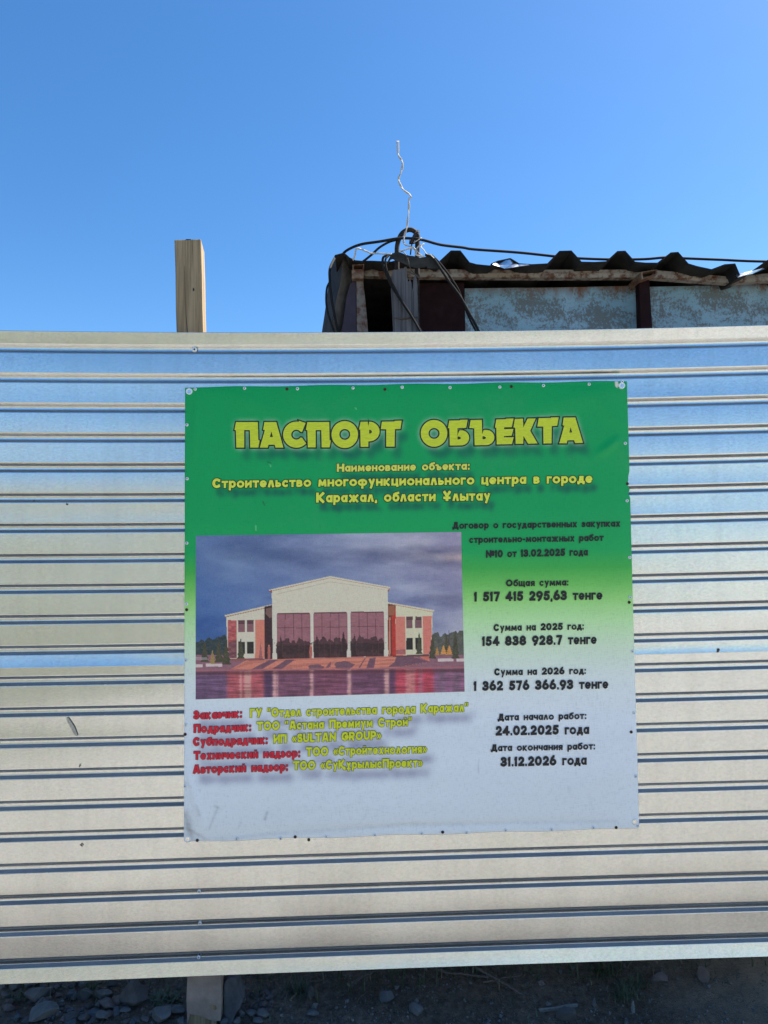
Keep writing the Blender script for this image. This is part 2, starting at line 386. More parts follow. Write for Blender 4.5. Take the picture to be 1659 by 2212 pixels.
# timber post behind the sheets
YP = 0.012
pl = unproj([(375, 515), (380, 718), (400, 1900), (405, 2140)], YP); pr = unproj([(431, 515), (437, 718), (466, 1900), (472, 2140)], YP)
def post_profile():
    rows = []
    for k in range(25):
        z = pl[0][2]-k/24*(pl[0][2]+0.4)
        xl = np.interp(-z, -pl[:, 2], pl[:, 0]); xr = xl + 0.1015
        if z < pl[-1][2]: xl = pl[-1][0]; xr = xl+0.1015
        j = 0.0012*math.sin(k*2.3)
        rows.append((xl+j, xr+j*0.6, z))
    return rows
rows = post_profile(); v = []; f = []
for k, (a, b, z) in enumerate(rows):
    tilt = 0.006 if k == 0 else 0
    v += [(a, YP+0.008, z-0.001), (b, YP+0.008, z+tilt*0.4), (b-0.006, YP+0.092, z-0.012*(k == 0)), (a, YP+0.092, z-0.010*(k == 0))]
    if k:
        p = (k-1)*4; q = k*4
        for i in range(4): f.append((p+i, q+i, q+(i+1) % 4, p+(i+1) % 4))
f.append((0, 1, 2, 3)); n = len(v); f.append((n-1, n-2, n-3, n-4))
post = mesh_from("timber_post", v, f, WOOD, fence); fix_normals(post); bevel(post, 0.003, 2)
post['label'] = "raw timber post rising above the sheets"
# long drying crack and a knot hole in the face of the post
Z7 = Crop(600, 900, 4.0233)
ck = Z7.at([(548, 660), (552, 660), (562, 900), (572, 1200), (582, 1450), (610, 1735), (596, 1735), (574, 1450), (566, 1200), (556, 900)], YP+0.0078)
prism("drying_crack", ck, 0.004, DARKREC, post)
a = np.linspace(0, 2*math.pi, 13)[:-1]
prism("knot_hole", Z7.at(np.stack([700+13*np.cos(a), 1038+28*np.sin(a)], -1), YP+0.0074), 0.004, DARKREC, post)
a = np.linspace(0, math.pi, 7)
prism("knot_hole", Z7.at(np.stack([615+42*np.cos(a), 226+16*np.sin(a)], -1), YP+0.0074), 0.004, DARKREC, post)
# film wrapped round the foot of the post
fl = [(384, 2080), (480, 2080), (480, 2200), (450, 2203), (418, 2198), (409, 2195), (400, 2212), (402, 2160)]
wl_ = unproj([(405, 2085), (477, 2085), (478, 2160), (476, 2207), (462, 2207), (448, 2203), (430, 2196), (410, 2192), (404, 2215), (402, 2160)], YP+0.003)
W_ = Crop(0, 3850, 1.8433)
hole_ = W_.at([(1542, 318), (1560, 304), (1592, 322), (1602, 345), (1580, 352), (1550, 344)], YP+0.0022)
film = prism("plastic_wrap", wl_, 0.108, FILM, post); bevel(film, 0.004, 2)
prism("torn_hole", hole_, 0.0012, WOOD, film)

def screw_geo(c, r=0.0052, nsides=14, n=(0, -1, 0), washer=True, head=0.0022):
    vs, fs = [], []; c = np.asarray(c, float)
    rings = [(1.25, 0.0), (1.25, 0.0007), (1.0, 0.0009), (0.98, 0.6*head+0.0008), (0.75, head+0.0008), (0.42, head+0.0009), (0.38, 0.55*head), (0.0, 0.5*head)] if washer else \
            [(1.05, 0.0), (1.0, 0.5*head), (0.75, head), (0.40, head), (0.36, 0.4*head), (0.0, 0.35*head)]
    for (rr, dy) in rings:
        for k in range(nsides):
            a = 2*math.pi*k/nsides
            vs.append(c + np.array([r*rr*math.cos(a), -dy, r*rr*math.sin(a)]))
    for i in range(len(rings)-1):
        for k in range(nsides):
            p = i*nsides; q = p+nsides; k2 = (k+1) % nsides
            if rings[i+1][0] == 0.0: fs.append((p+k, p+k2, q))
            else: fs.append((p+k, p+k2, q+k2, q+k))
    return vs, fs
def screw(c, parent, mat=None, r=0.0052, name="screw", washer=True):
    v, f = screw_geo(c, r, washer=washer)
    o = mesh_from(name, v, f, mat or SCREW, parent, smooth=True); fix_normals(o)
    o.data.materials.append(DARKREC)
    n = len(o.data.polygons)
    for p in list(o.data.polygons)[-28:]: p.material_index = 1
    return o
for (u, v_, r, y) in [(420, 755, 0.0085, 0.0075), (430, 1925.5, 0.0050, 0.0085), (432, 1994, 0.0050, 0.0085), (429, 2068, 0.0055, 0.0085)]:
    screw(unproj([(u, v_)], y-0.001)[0], fence, SCREW, r)
# scuffs and specks stuck on the sheets
ZL = Crop(0, 2800, 2.1829); ZK = Crop(0, 1250, 2.0738); ZR2 = Crop(2400, 2500, 1.8438)
SCUFF = mk_plain("grey_scuff", (0.40, 0.40, 0.385), 0.45, 0.85, 0.35, 160, 0.3)
sm_ = ZL.at([(577, 155), (592, 150), (610, 175), (648, 235), (678, 310), (664, 320), (640, 290), (612, 235), (588, 195)], -0.0030)
prism("dirt_smear", sm_, 0.0005, SCUFF, fence)
for crop, pts in [(ZL, [(694, 1262), (712, 1262), (722, 1278), (715, 1282), (706, 1272), (696, 1270)]), (ZL, [(688, 585), (694, 560), (698, 560), (696, 588)]),
                  (ZK, [(546, 1582), (560, 1585), (558, 1597), (548, 1596)]), (ZK, [(270, 1558), (290, 1556), (287, 1566), (272, 1566)]),
                  (ZR2, [(868, 175), (880, 172), (886, 186), (876, 192), (880, 200), (862, 203), (868, 188)])]:
    prism("dark_speck", crop.at(pts, -0.0045), 0.0008, RUSTY, fence)

# ------------------------------------------------------------------ banner
YB = -0.0125
Q = [np.array(q, float) for q in ((399, 836), (1355.5, 822.5), (1382, 1790), (396.5, 1820))]      # tl tr br bl
def quad(s, t):
    return (Q[0][0]*(1-s)*(1-t)+Q[1][0]*s*(1-t)+Q[2][0]*s*t+Q[3][0]*(1-s)*t,
            Q[0][1]*(1-s)*(1-t)+Q[1][1]*s*(1-t)+Q[2][1]*s*t+Q[3][1]*(1-s)*t)
def seg_d(u, v, a, b):
    ax, ay = a; bx, by = b; t = np.clip(((u-ax)*(bx-ax)+(v-ay)*(by-ay))/((bx-ax)**2+(by-ay)**2), 0, 1)
    return np.hypot(u-ax-t*(bx-ax), v-ay-t*(by-ay)), t
FOLDS = [((1340, 945), (1285, 988), 9, 0.0032), ((1338, 950), (1292, 985), 14, 0.0018), ((1340, 835), (1130, 890), 22, 0.0022),
         ((425, 850), (418, 1000), 8, 0.0020), ((1290, 860), (1350, 930), 12, 0.0015), ((405, 1660), (440, 1800), 9, 0.0028), ((470, 1800), (1340, 1770), 9, -0.0022),
         ((470, 845), (640, 900), 18, 0.0012), ((1360, 1240), (1290, 1330), 16, 0.0014), ((415, 1500), (520, 1640), 22, 0.0012), ((1370, 1640), (1200, 1720), 25, 0.0014)]
def brelief(u, v):
    """relief of the vinyl: shallow waves, pulled folds and puckers at the fixings (metres towards the viewer)"""
    h = 0.0050*(fbm(u/210+3, v/260+2, 31, 3)-0.5) + 0.0014*(fbm(u/60, v/75, 32, 3)-0.5)
    for a, b, wd, am in FOLDS:
        d, t = seg_d(u, v, a, b); h = h + 1.7*am*np.exp(-(d/wd)**2)*np.sin(np.clip(t, 0.02, 0.98)*math.pi)**0.6
    s = (u-398)/(Q[1][0]+ (v-822)/968*26-398); t = (v-830)/975
    e = np.minimum(np.minimum(s, 1-s)*960, np.minimum(t, 1-t)*980)
    return h - 0.0045*np.exp(-np.maximum(e, 0)/14)
def bpoint(px, lift=0.0):
    p = unproj(px, YB); p[:, 1] -= brelief(px[:, 0], px[:, 1]) + lift
    return p
ILL = np.array([0.50, 0.60, 0.76])
def lin(c):
    c = np.asarray(c, float)/255.0
    return np.where(c <= 0.04045, c/12.92, ((c+0.055)/1.055)**2.4)
def alb(c):                                  # printed ink: the colour seen under blue open shade -> its own colour
    return np.minimum(lin(c)/ILL*1.0, 0.86)
def attr_mat(name, rough=0.5, weave=True, spec=0.35):
    M = Mat(name, rough, 0, spec)
    at = M.n.new('ShaderNodeAttribute'); at.attribute_name = "print"
    wv = M.noise(420, M.coord((0.12, 1, 1)), 2); wx = M.noise(420, M.coord((1, 1, 0.12)), 2); gr = M.noise(2.6, None, 6, 0.7)
    c = M.mix(0.35, at.outputs['Color'], M.ramp(M.math('ADD', wv, wx), [(0.7, g(0.74)), (1.3, g(1.18))]), 'MULTIPLY')
    c = M.mix(M.math('MULTIPLY', M.ramp(gr, [(0.55, g(0)), (0.8, g(1))]), 0.10), c, (0.30, 0.29, 0.27))
    M.color(c); M.bump(M.math('ADD', wv, wx), 0.10, 0.0006); return M.m
def ink(name, c, rough=0.5):
    M = Mat(name, rough, 0, 0.35); wv = M.noise(420, M.coord((0.12, 1, 1)), 2)
    col = tuple(float(x) for x in c)
    M.color(M.ramp(wv, [(0.3, tuple(x*0.86 for x in col)), (0.7, tuple(min(1, x*1.08) for x in col))])); return M.m
PRINT = attr_mat("printed_vinyl")
INK_TITLE = ink("lime_ink", alb((160, 178, 45))); INK_YEL = ink("yellow_ink", alb((196, 190, 66))); INK_LIME = ink("bright_lime_ink", alb((170, 184, 38)))
INK_RED = ink("red_ink", alb((168, 28, 50))); INK_BLK = ink("black_ink", alb((26, 27, 33))); INK_OUT = ink("dark_outline_ink", alb((12, 34, 34)))
INK_OUT2 = ink("dark_green_outline_ink", alb((40, 52, 22))); INK_OUT3 = ink("dark_red_outline_ink", alb((58, 16, 34)))

def curve_mesh(cu, offset):
    cu.offset = offset
    o = bpy.data.objects.new("tmp", cu); COL.objects.link(o)
    dg = bpy.context.evaluated_depsgraph_get()
    me = bpy.data.meshes.new_from_object(o.evaluated_get(dg))
    bpy.data.objects.remove(o)
    me.calc_loop_triangles()
    v = np.array([tuple(x.co) for x in me.vertices]); t = np.array([tuple(x.vertices) for x in me.loop_triangles])
    bpy.data.meshes.remove(me)
    return v[:, :2], t
# --- heavy display lettering: glyphs drawn as thick strokes, rasterised, then cut into small solid ink pieces
CAPC = 46                                       # raster cells per capital height
def _arc(cx, cy, rx, ry, a0, a1, n=14):
    return [(cx+rx*math.cos(math.radians(a0+(a1-a0)*i/n)), cy+ry*math.sin(math.radians(a0+(a1-a0)*i/n))) for i in range(n+1)]
# width, strokes; x, y in 0..1 between the outer stroke centre lines, y <= -.5 / >= 1.5 run out to the base / cap line
FORMS = {
 'А': (.92, [[(0, -1), (.40, 2)], [(.60, 2), (1, -1)], [(.2, .2), (.8, .2)]]),
 'Б': (.80, [[(0, 0), (0, 2)], [(0, 1), (1, 1)], [(0, .56), (.5, .56)]+_arc(.5, .28, .5, .28, 90, -90)+[(0, 0)]]),
 'В': (.80, [[(0, 0), (0, 1), (.5, 1)]+_arc(.5, .77, .40, .23, 90, -90)+[(0, .54), (.5, .54)]+_arc(.5, .27, .5, .27, 90, -90)+[(0, 0)]]),
 'Г': (.66, [[(0, -1), (0, 2)], [(-.12, 1), (1.1, 1)]]),
 'Д': (.92, [[(.22, 0), (.38, 1), (.78, 1), (.78, 0)], [(-.08, 0), (1.08, 0)], [(0, 0), (0, -9)], [(1, 0), (1, -9)]]),
 'Е': (.70, [[(1, 1), (0, 1), (0, 0), (1, 0)], [(0, .5), (.9, .5)]]),
 'Ж': (1.42, [[(.5, -1), (.5, 2)], [(0, 2), (.4, .5), (0, -1)], [(1, 2), (.6, .5), (1, -1)]]),
 'З': (.72, [_arc(.40, .76, .52, .24, 155, -90)+[(.3, .52)], [(.4, .52)]+_arc(.42, .26, .58, .26, 90, -155)]),
 'И': (.86, [[(0, -1), (0, 2)], [(1, -1), (1, 2)], [(0, .12), (1, .88)]]),
 'К': (.90, [[(0, -1), (0, 2)], [(1, 2), (.22, .5), (1, -1)]]),
 'Л': (.88, [[(0, -1), (.42, 2)], [(.58, 2), (1, -1)]]),
 'М': (1.08, [[(0, -1), (.10, 2)], [(1, -1), (.90, 2)], [(.10, 1), (.5, .18), (.90, 1)]]),
 'Н': (.86, [[(0, -1), (0, 2)], [(1, -1), (1, 2)], [(0, .5), (1, .5)]]),
 'О': (.98, [_arc(.5, .5, .5, .5, 0, 360, 28)]),
 'П': (.84, [[(0, -1), (0, 1), (1, 1), (1, -1)], [(-.1, 1), (.5, 1)]]),
 'Р': (.78, [[(0, -1), (0, 1), (.5, 1)]+_arc(.5, .68, .5, .32, 90, -90)+[(0, .36)]]),
 'С': (.84, [_arc(.54, .5, .54, .5, 48, 312, 22)]),
 'Т': (.80, [[(.5, -1), (.5, 1)], [(-.1, 1), (1.1, 1)]]),
 'У': (.86, [[(0, 2), (.5, .38)], [(1, 2), (.32, -1)]]),
 'Ф': (1.06, [[(.5, -1), (.5, 2)], _arc(.5, .5, .5, .40, 0, 360, 26)]),
 'Х': (.92, [[(0, -1), (1, 2)], [(0, 2), (1, -1)]]),
 'Ц': (.92, [[(0, 2), (0, 0), (.9, 0), (.9, 2)], [(1.02, 0), (1.02, -9)]]),
 'Ч': (.80, [[(0, 2), (0, .62), (.2, .42), (1, .42)], [(1, -1), (1, 2)]]),
 'Щ': (1.24, [[(0, 2), (0, 0), (.94, 0), (.94, 2)], [(.47, 0), (.47, 2)], [(1.02, 0), (1.02, -9)]]),
 'Ъ': (.92, [[(-.08, 1), (.3, 1), (.3, 0), (.62, 0)]+_arc(.62, .27, .38, .27, -90, 90)+[(.3, .54)]]),
 'Ы': (1.12, [[(0, 2), (0, 0), (.36, 0)]+_arc(.36, .28, .28, .28, -90, 90)+[(0, .56)], [(1, -1), (1, 2)]]),
 'Ь': (.76, [[(0, 2), (0, 0), (.45, 0)]+_arc(.45, .28, .55, .28, -90, 90)+[(0, .56)]]),
 'Я': (.80, [[(1, -1), (1, 1), (.45, 1)]+_arc(.45, .70, .45, .30, 90, 270)+[(1, .40)], [(.45, .4), (0, -1)]]),
 'Ұ': (.90, [[(0, 2), (.5, .5), (.5, -1)], [(1, 2), (.5, .5)], [(.1, .26), (.9, .26)]]),
 'Қ': (.94, [[(0, -1), (0, 2)], [(.92, 2), (.22, .5), (.92, -1)], [(1.02, 0), (1.02, -9)]]),
 'а': (.86, [_arc(.46, .5, .46, .5, 0, 360, 22), [(1, -1), (1, 2)]]),
 'б': (.92, [_arc(.5, .5, .5, .5, 0, 360, 22), [(.06, .55), (.12, 1.15), (.45, 1.38), (1.0, 1.49)]]),
 'е': (.90, [_arc(.5, .5, .5, .5, -45, -360, 24)+[(0.1, .46)]]),
 'р': (.90, [_arc(.54, .5, .46, .5, 0, 360, 22), [(0, -8), (0, 2)]]),
 'у': (.90, [[(0, 2), (.5, .2)], [(1, 2), (.30, -8)]]),
 'ф': (1.22, [_arc(.5, .5, .5, .5, 0, 360, 26), [(.5, -8), (.5, 2.0)]]),
 'ұ': (.90, [[(0, 2), (.5, .3), (.5, -8)], [(1, 2), (.5, .3)], [(.12, -.18), (.88, -.18)]]),
 '0': (.80, [_arc(.5, .5, .5, .5, 0, 360, 26)]),
 '1': (.36, [[(.72, -1), (.72, 2)], [(.72, 1), (-.25, .84)]]),
 '2': (.74, [_arc(.48, .70, .48, .30, 160, -35)+[(.05, .0)], [(0, 0), (1.05, 0)]]),
 '3': (.74, [_arc(.42, .76, .50, .24, 155, -90)+[(.3, .52)], [(.4, .52)]+_arc(.42, .26, .56, .26, 90, -155)]),
 '4': (.80, [[(.72, -1), (.72, 2)], [(.72, 1), (.0, .26), (1.1, .26)]]),
 '5': (.74, [[(.95, 1), (.18, 1), (.10, .58)]+_arc(.45, .31, .52, .31, 110, -150)]),
 '6': (.78, [_arc(.5, .31, .5, .31, 0, 360, 22), [(.02, .38), (.30, .86), (.62, 1.1)]]),
 '7': (.70, [[(-.05, 1), (1, 1), (.34, -1)]]),
 '8': (.80, [_arc(.5, .76, .42, .24, 0, 360, 20), _arc(.5, .26, .5, .26, 0, 360, 20)]),
 '9': (.78, [_arc(.5, .69, .5, .31, 0, 360, 22), [(.98, .62), (.70, .14), (.38, -.1)]]),
 'S': (.74, [_arc(.5, .76, .46, .24, 35, 270)+_arc(.5, .26, .5, .26, 90, -150)]),
 'U': (.84, [[(0, 2), (0, .42)]+_arc(.5, .42, .5, .42, 180, 360)+[(1, 2)]]),
 'L': (.64, [[(0, 2), (0, 0), (1.1, 0)]]),
 'N': (.90, [[(0, -1), (0, 2)], [(1, -1), (1, 2)], [(0, .95), (1, .05)]]),
 'G': (.94, [_arc(.54, .5, .54, .5, 48, 350, 24), [(.62, .46), (1.08, .46)]]),
 'R': (.82, [[(0, -1), (0, 1), (.48, 1)]+_arc(.48, .70, .48, .30, 90, -90)+[(0, .40)], [(.45, .40), (1, -1)]]),
 '№': (1.30, [[(0, -1), (0, 2)], [(.56, -1), (.56, 2)], [(0, .95), (.56, .05)], _arc(.90, .72, .13, .20, 0, 360, 14), [(.76, .3), (1.04, .3)]]),
 '.': (.24, [[(.5, 0), (.5, .01)]]), ',': (.24, [[(.6, 0), (.3, -7)]]), ':': (.24, [[(.5, 0), (.5, .01)], [(.5, .62), (.5, .63)]]), '-': (.40, [[(0, .36), (1, .36)]]),
 '"': (.46, [[(.1, 2), (.0, .72)], [(.95, 2), (.85, .72)]]), '«': (.62, [[(.4, .66), (.02, .36), (.4, .06)], [(1, .66), (.6, .36), (1, .06)]]), '»': (.62, [[(.0, .66), (.4, .36), (.0, .06)], [(.6, .66), (.98, .36), (.6, .06)]])}
for a_, b_ in zip("AOTPBCEHKMX", "АОТРВСЕНКМХ"): FORMS[a_] = FORMS[b_]
XH = 0.74
def glyph(ch, wcap, wlow):
    """-> (bitmap rows from top, left offset, advance); cells, baseline at row BASE"""
    breve = False; low = ch.islower()
    key = ch
    if ch in 'йЙ': key = 'и' if low else 'И'; breve = True
    if key not in FORMS: key = key.upper()
    wd, st = FORMS[key]
    h = XH if low else 1.0; w = wlow if low else wcap
    if ch in '.,:-"«»': w = wcap*0.82
    if ch in '«»"': w = wcap*0.62
    W = wd*h*(1.02 if low else 1.0)
    X = lambda x: w/2 + x*max(W-w, 0.0) if W > w else W/2 + (x-0.5)*0.12
    def Yy(y):
        if y <= -6: return {-9: -0.13, -8: -0.26, -7: -0.14}[y]
        if y >= 1.99: return h
        if y <= -0.5: return 0.0
        return w/2 + y*(h-w)
    R_ = int(1.9*CAPC); C_ = int((W+0.5)*CAPC)+2; ox = int(0.25*CAPC); base = int(1.42*CAPC)
    yy, xx = np.mgrid[0:R_, 0:C_]; px = (xx+0.5-ox)/CAPC; py = (base-yy-0.5)/CAPC
    bm = np.zeros((R_, C_), bool)
    def seg(a, b, wj):
        ax, ay = a; bx, by = b; dx, dy = bx-ax, by-ay; L = math.hypot(dx, dy)
        if L < 1e-6: return
        t = ((px-ax)*dx+(py-ay)*dy)/L; d = np.abs((px-ax)*dy-(py-ay)*dx)/L
        bm[(t >= 0) & (t <= L) & (d <= wj/2)] = True
    for s_ in st:
        p = [(X(a), Yy(b)) for a, b in s_]
        closed = len(p) > 8 and math.hypot(p[0][0]-p[-1][0], p[0][1]-p[-1][1]) < 0.02
        for a, b in zip(p[:-1], p[1:]): seg(a, b, w)
        for i, (a, b) in enumerate(p):
            if 0 < i < len(p)-1 or closed:
                if len(p) > 8: bm[np.hypot(px-a, py-b) <= w/2] = True
                else: bm[(np.abs(px-a) <= w/2) & (np.abs(py-b) <= w/2)] = True
            elif not (s_[i][1] <= -0.5 or s_[i][1] >= 1.5): bm[(np.abs(px-a) <= w*0.40) & (np.abs(py-b) <= w/2)] = True
    if breve:
        q = [(W*0.28, h+0.22), (W*0.5, h+0.10), (W*0.72, h+0.22)]
        seg(q[0], q[1], 0.10); seg(q[1], q[2], 0.10)
    return bm, ox, W, base
_gc = {}
def set_line(body, wcap=0.27, wlow=0.225, gap=0.075, space=0.60):
    items = []; x = 0.0
    for ch in body:
        if ch == ' ': x += space; continue
        k = (ch, wcap, wlow)
        if k not in _gc: _gc[k] = glyph(ch, wcap, wlow)
        items.append((x, _gc[k])); x += _gc[k][2]+gap
    Wt = int((x+0.6)*CAPC)+4; R_ = items[0][1][0].shape[0]; ox = items[0][1][1]; base = items[0][1][3]
    out = np.zeros((R_, Wt), bool)
    for x0, (bm, o, W, b) in items:
        c0 = int(round(x0*CAPC)); out[:, c0:c0+bm.shape[1]] |= bm[:, :max(0, Wt-c0)]
    cols = np.where(out.any(0))[0]
    return out, base, cols[0], cols[-1]+1
def dilate(a, r):
    o = a.copy(); n = int(math.ceil(r))
    for dy in range(-n, n+1):
        for dx in range(-n, n+1):
            if dx*dx+dy*dy <= r*r+0.3: o |= np.roll(np.roll(a, dy, 0), dx, 1)
    return o
def runs_mesh(bm):
    """rectangles covering the set cells, equal runs of successive rows merged"""
    open_, rects = {}, []
    for r in range(bm.shape[0]+1):
        cur = {}
        if r < bm.shape[0]:
            d = np.diff(np.concatenate([[0], bm[r].astype(np.int8), [0]])); s_ = np.where(d == 1)[0]; e_ = np.where(d == -1)[0]
            cur = {(int(a), int(b)): r for a, b in zip(s_, e_)}
        for k, r0 in list(open_.items()):
            if k not in cur: rects.append((k[0], r0, k[1], r)); del open_[k]
        for k in cur: open_.setdefault(k, r)
    v, t = [], []
    for x0, y0, x1, y1 in rects:
        o = len(v); v += [(x0, y0), (x1, y0), (x1, y1), (x0, y1)]; t += [(o, o+3, o+2), (o, o+2, o+1)]
    return np.array(v, float), np.array(t)
SHADOW_BITS = []                                # (px verts, tris, kind) for the printed drop shadows
def letters(parent, pts, tris, mat, lift, name): return mesh_from(name, bpoint(pts, lift), tris, mat, parent)
def text_line(parent, body, L, R, cap, mat, outline=None, ow=0.05, shadow=None, name="lettering", wcap=0.27, wlow=0.225):
    bm, base, c0, c1 = set_line(body, wcap, wlow)
    L = np.array(L, float); R = np.array(R, float)
    def put(v): return L + np.outer((v[:, 0]-c0)/(c1-c0), R-L) + np.outer(base-v[:, 1], np.array([0.012, -1.0]))*cap/CAPC
    v0, t0 = runs_mesh(bm); p0 = put(v0); o = letters(parent, p0, t0, mat, 0.0027, name)
    if outline is not None:
        ol = dilate(bm, ow*CAPC); v1, t1 = runs_mesh(ol); letters(o, put(v1), t1, outline, 0.0018, "letter_outline")
    if shadow: SHADOW_BITS.append((p0, t0, shadow))
    return o

def poly_curve(loops):
    cu = bpy.data.curves.new("tmp_poly", 'CURVE'); cu.dimensions = '2D'; cu.fill_mode = 'BOTH'
    for lp in loops:
        s = cu.splines.new('POLY'); s.points.add(len(lp)-1)
        for p, q in zip(s.points, lp): p.co = (q[0], q[1], 0, 1)
        s.use_cyclic_u = True
    return cu

banner = empty("banner", tuple(unproj([(890, 1805)], YB)[0]))
tag(banner, "green and white printed construction notice banner screwed to the steel fence", "banner")
T1 = Crop(920, 1640, 2.3042); T2 = Crop(1660, 1620, 2.3042)
def arc(cx, cy, rx, ry, a0, a1, n=26):
    a = np.radians(np.linspace(a0, a1, n)); return [(cx+rx*math.cos(t), cy-ry*math.sin(t)) for t in a]
GL = [(T1, [[(57, 112), (257, 112), (262, 278), (274, 282), (262, 347), (188, 347), (184, 186), (132, 186), (132, 347), (60, 347), (55, 187), (42, 184)]]),
      (T1, [[(318, 112), (427, 112), (492, 347), (420, 347), (413, 321), (356, 321), (348, 347), (277, 347), (322, 185), (306, 182)], [(382, 198), (368, 250), (396, 250)]]),
      (T1, [[(697, 120), (664, 204)] + arc(612, 228, 47, 46, 35, 325, 22) + [(664, 256), (702, 308)] + arc(612, 228, 122, 120, -46, -282, 40) + [(634, 100)]]),
      (T1, [[(714, 112), (915, 112), (918, 278), (930, 282), (918, 345), (845, 345), (842, 186), (790, 186), (790, 345), (718, 345), (713, 187), (700, 184)]]),
      (T1, [arc(1058, 227, 122, 124, 0, 350, 44), arc(1058, 226, 50, 50, 0, 345, 26)]),
      (T1, [[(1204, 109), (1270, 109), (1275, 152), (1284, 109)] + arc(1284, 199, 94, 90, 88, -84, 24) + [(1275, 292), (1275, 340), (1204, 340), (1201, 183), (1189, 180)], [(1283, 184)] + arc(1284, 201, 23, 18, 80, -80, 10) + [(1283, 218)]]),
      (T1, [[(1400, 109), (1515, 107), (1517, 101), (1582, 100), (1570, 176), (1520, 178), (1516, 338), (1440, 338), (1440, 179), (1390, 178)]]),
      (T2, [arc(175, 262, 122, 123, 0, 350, 44), arc(175, 263, 51, 50, 0, 345, 26)]),
      (T2, [[(315, 145), (413, 143), (416, 138), (485, 136), (470, 212), (392, 214), (390, 288), (404, 244)] + arc(424, 303, 74, 70, 100, -85, 26) + [(320, 374), (316, 216), (303, 213)], [(391, 291)] + arc(394, 305, 28, 14, 88, -88, 12) + [(391, 318)]]),
      (T2, [[(512, 140), (615, 138), (618, 272), (632, 232)] + arc(655, 300, 75, 70, 100, -82, 26) + [(549, 372), (545, 216), (500, 212)], [(621, 291)] + arc(624, 303, 28, 14, 88, -88, 12) + [(621, 316)]]),
      (T2, [[(748, 135), (834, 133), (836, 128), (906, 126), (890, 205), (820, 207), (820, 225), (905, 222), (890, 284), (820, 287), (820, 300), (908, 298), (892, 361), (752, 364), (748, 211), (736, 208)]]),
      (T2, [[(919, 130), (992, 128), (997, 207), (1036, 127), (1110, 126), (1060, 240), (1128, 355), (1040, 357), (998, 285), (995, 358), (926, 359), (922, 211), (906, 207)]]),
      (T2, [[(1138, 123), (1250, 121), (1252, 116), (1322, 115), (1308, 192), (1258, 195), (1256, 355), (1182, 356), (1180, 200), (1126, 200)]]),
      (T2, [[(1368, 118), (1475, 116), (1545, 350), (1472, 352), (1464, 325), (1402, 327), (1396, 354), (1328, 354), (1373, 191), (1358, 188)], [(1432, 205), (1420, 255), (1446, 254)]])]
tv, tt, ov, ot = [], [], [], []; nb = ob = 0
for crop, loops in GL:
    lp = [crop.px(l)*np.array([1, -1]) for l in loops]
    v, t = curve_mesh(poly_curve(lp), 0.0); tv.append(v); tt.append(t+nb); nb += len(v)
    v, t = curve_mesh(poly_curve(lp), 2.8); ov.append((v, t))
tv = np.vstack(tv)*np.array([1, -1]); tt = np.vstack(tt)
def refine(v, t, mx=14.0):
    bm = bmesh.new(); vs = [bm.verts.new((a[0], a[1], 0)) for a in v]
    for f in t:
        try: bm.faces.new([vs[i] for i in f])
        except ValueError: pass
    for _ in range(3):
        es = [e for e in bm.edges if e.calc_length() > mx]
        if not es: break
        bmesh.ops.subdivide_edges(bm, edges=es, cuts=1)
    bmesh.ops.triangulate(bm, faces=bm.faces); bm.verts.index_update()
    vv = np.array([tuple(x.co)[:2] for x in bm.verts]); ff = np.array([[x.index for x in f.verts] for f in bm.faces]); bm.free()
    return vv, ff
tv, tt = refine(tv, tt)
title = letters(banner, tv, tt, INK_TITLE, 0.0030, "title_lettering")
for i, (v, t) in enumerate(ov):
    v, t = refine(v*np.array([1, -1]), t)
    letters(title, v, t, INK_OUT, 0.0018+0.00005*i, "letter_outline")
SHADOW_BITS.append((tv, tt, 'title'))
for body, L, R, c in [("Наименование объекта:", (727.5, 1019.3), (1014.6, 1014.9), 17.5)]:
    text_line(banner, body, L, R, c, ink("pale_yellow_ink", alb((178, 186, 80))), INK_OUT, 0.085, 'top')
text_line(banner, "Строительство многофункционального центра в городе", (458.8, 1054.5), (1278.9, 1043.3), 21, INK_YEL, INK_OUT, 0.085, 'top')
text_line(banner, "Каражал, области Ұлытау", (682.8, 1085.7), (1058.8, 1081.3), 21.5, INK_YEL, INK_OUT, 0.085, 'top')
for body, L, R, c in [("Договор о государственных закупках", (976.9, 1142.7), (1339.5, 1137.8), 15.2), ("строительно-монтажных работ", (1013.3, 1173.3), (1303.6, 1168.7), 15.2),
                      ("№10 от 13.02.2025 года", (1049.4, 1205), (1269.4, 1200.1), 16.5), ("Общая сумма:", (1092.5, 1267.1), (1227.9, 1264.9), 15.2),
                      ("1 517 415 295,63 тенге", (1023.6, 1299.7), (1300.9, 1295.3), 21), ("Сумма на 2025 год:", (1066, 1363.6), (1261.2, 1360), 15.5),
                      ("154 838 928.7 тенге", (1041, 1395.9), (1288.6, 1391), 21), ("Сумма на 2026 год:", (1067.4, 1459.3), (1265.3, 1455.8), 15.5),
                      ("1 362 576 366.93 тенге", (1022.8, 1492.7), (1313.5, 1487.2), 21), ("Дата начало работ:", (1074.7, 1557), (1266.2, 1552.9), 15.2),
                      ("24.02.2025 года", (1070.7, 1589.2), (1272.2, 1585.2), 21), ("Дата окончания работ:", (1060, 1623), (1285, 1618.5), 15.2),
                      ("31.12.2026 года", (1080.8, 1656), (1266.9, 1651.6), 21)]:
    text_line(banner, body, L, R, c, INK_BLK, wcap=0.27, wlow=0.215)
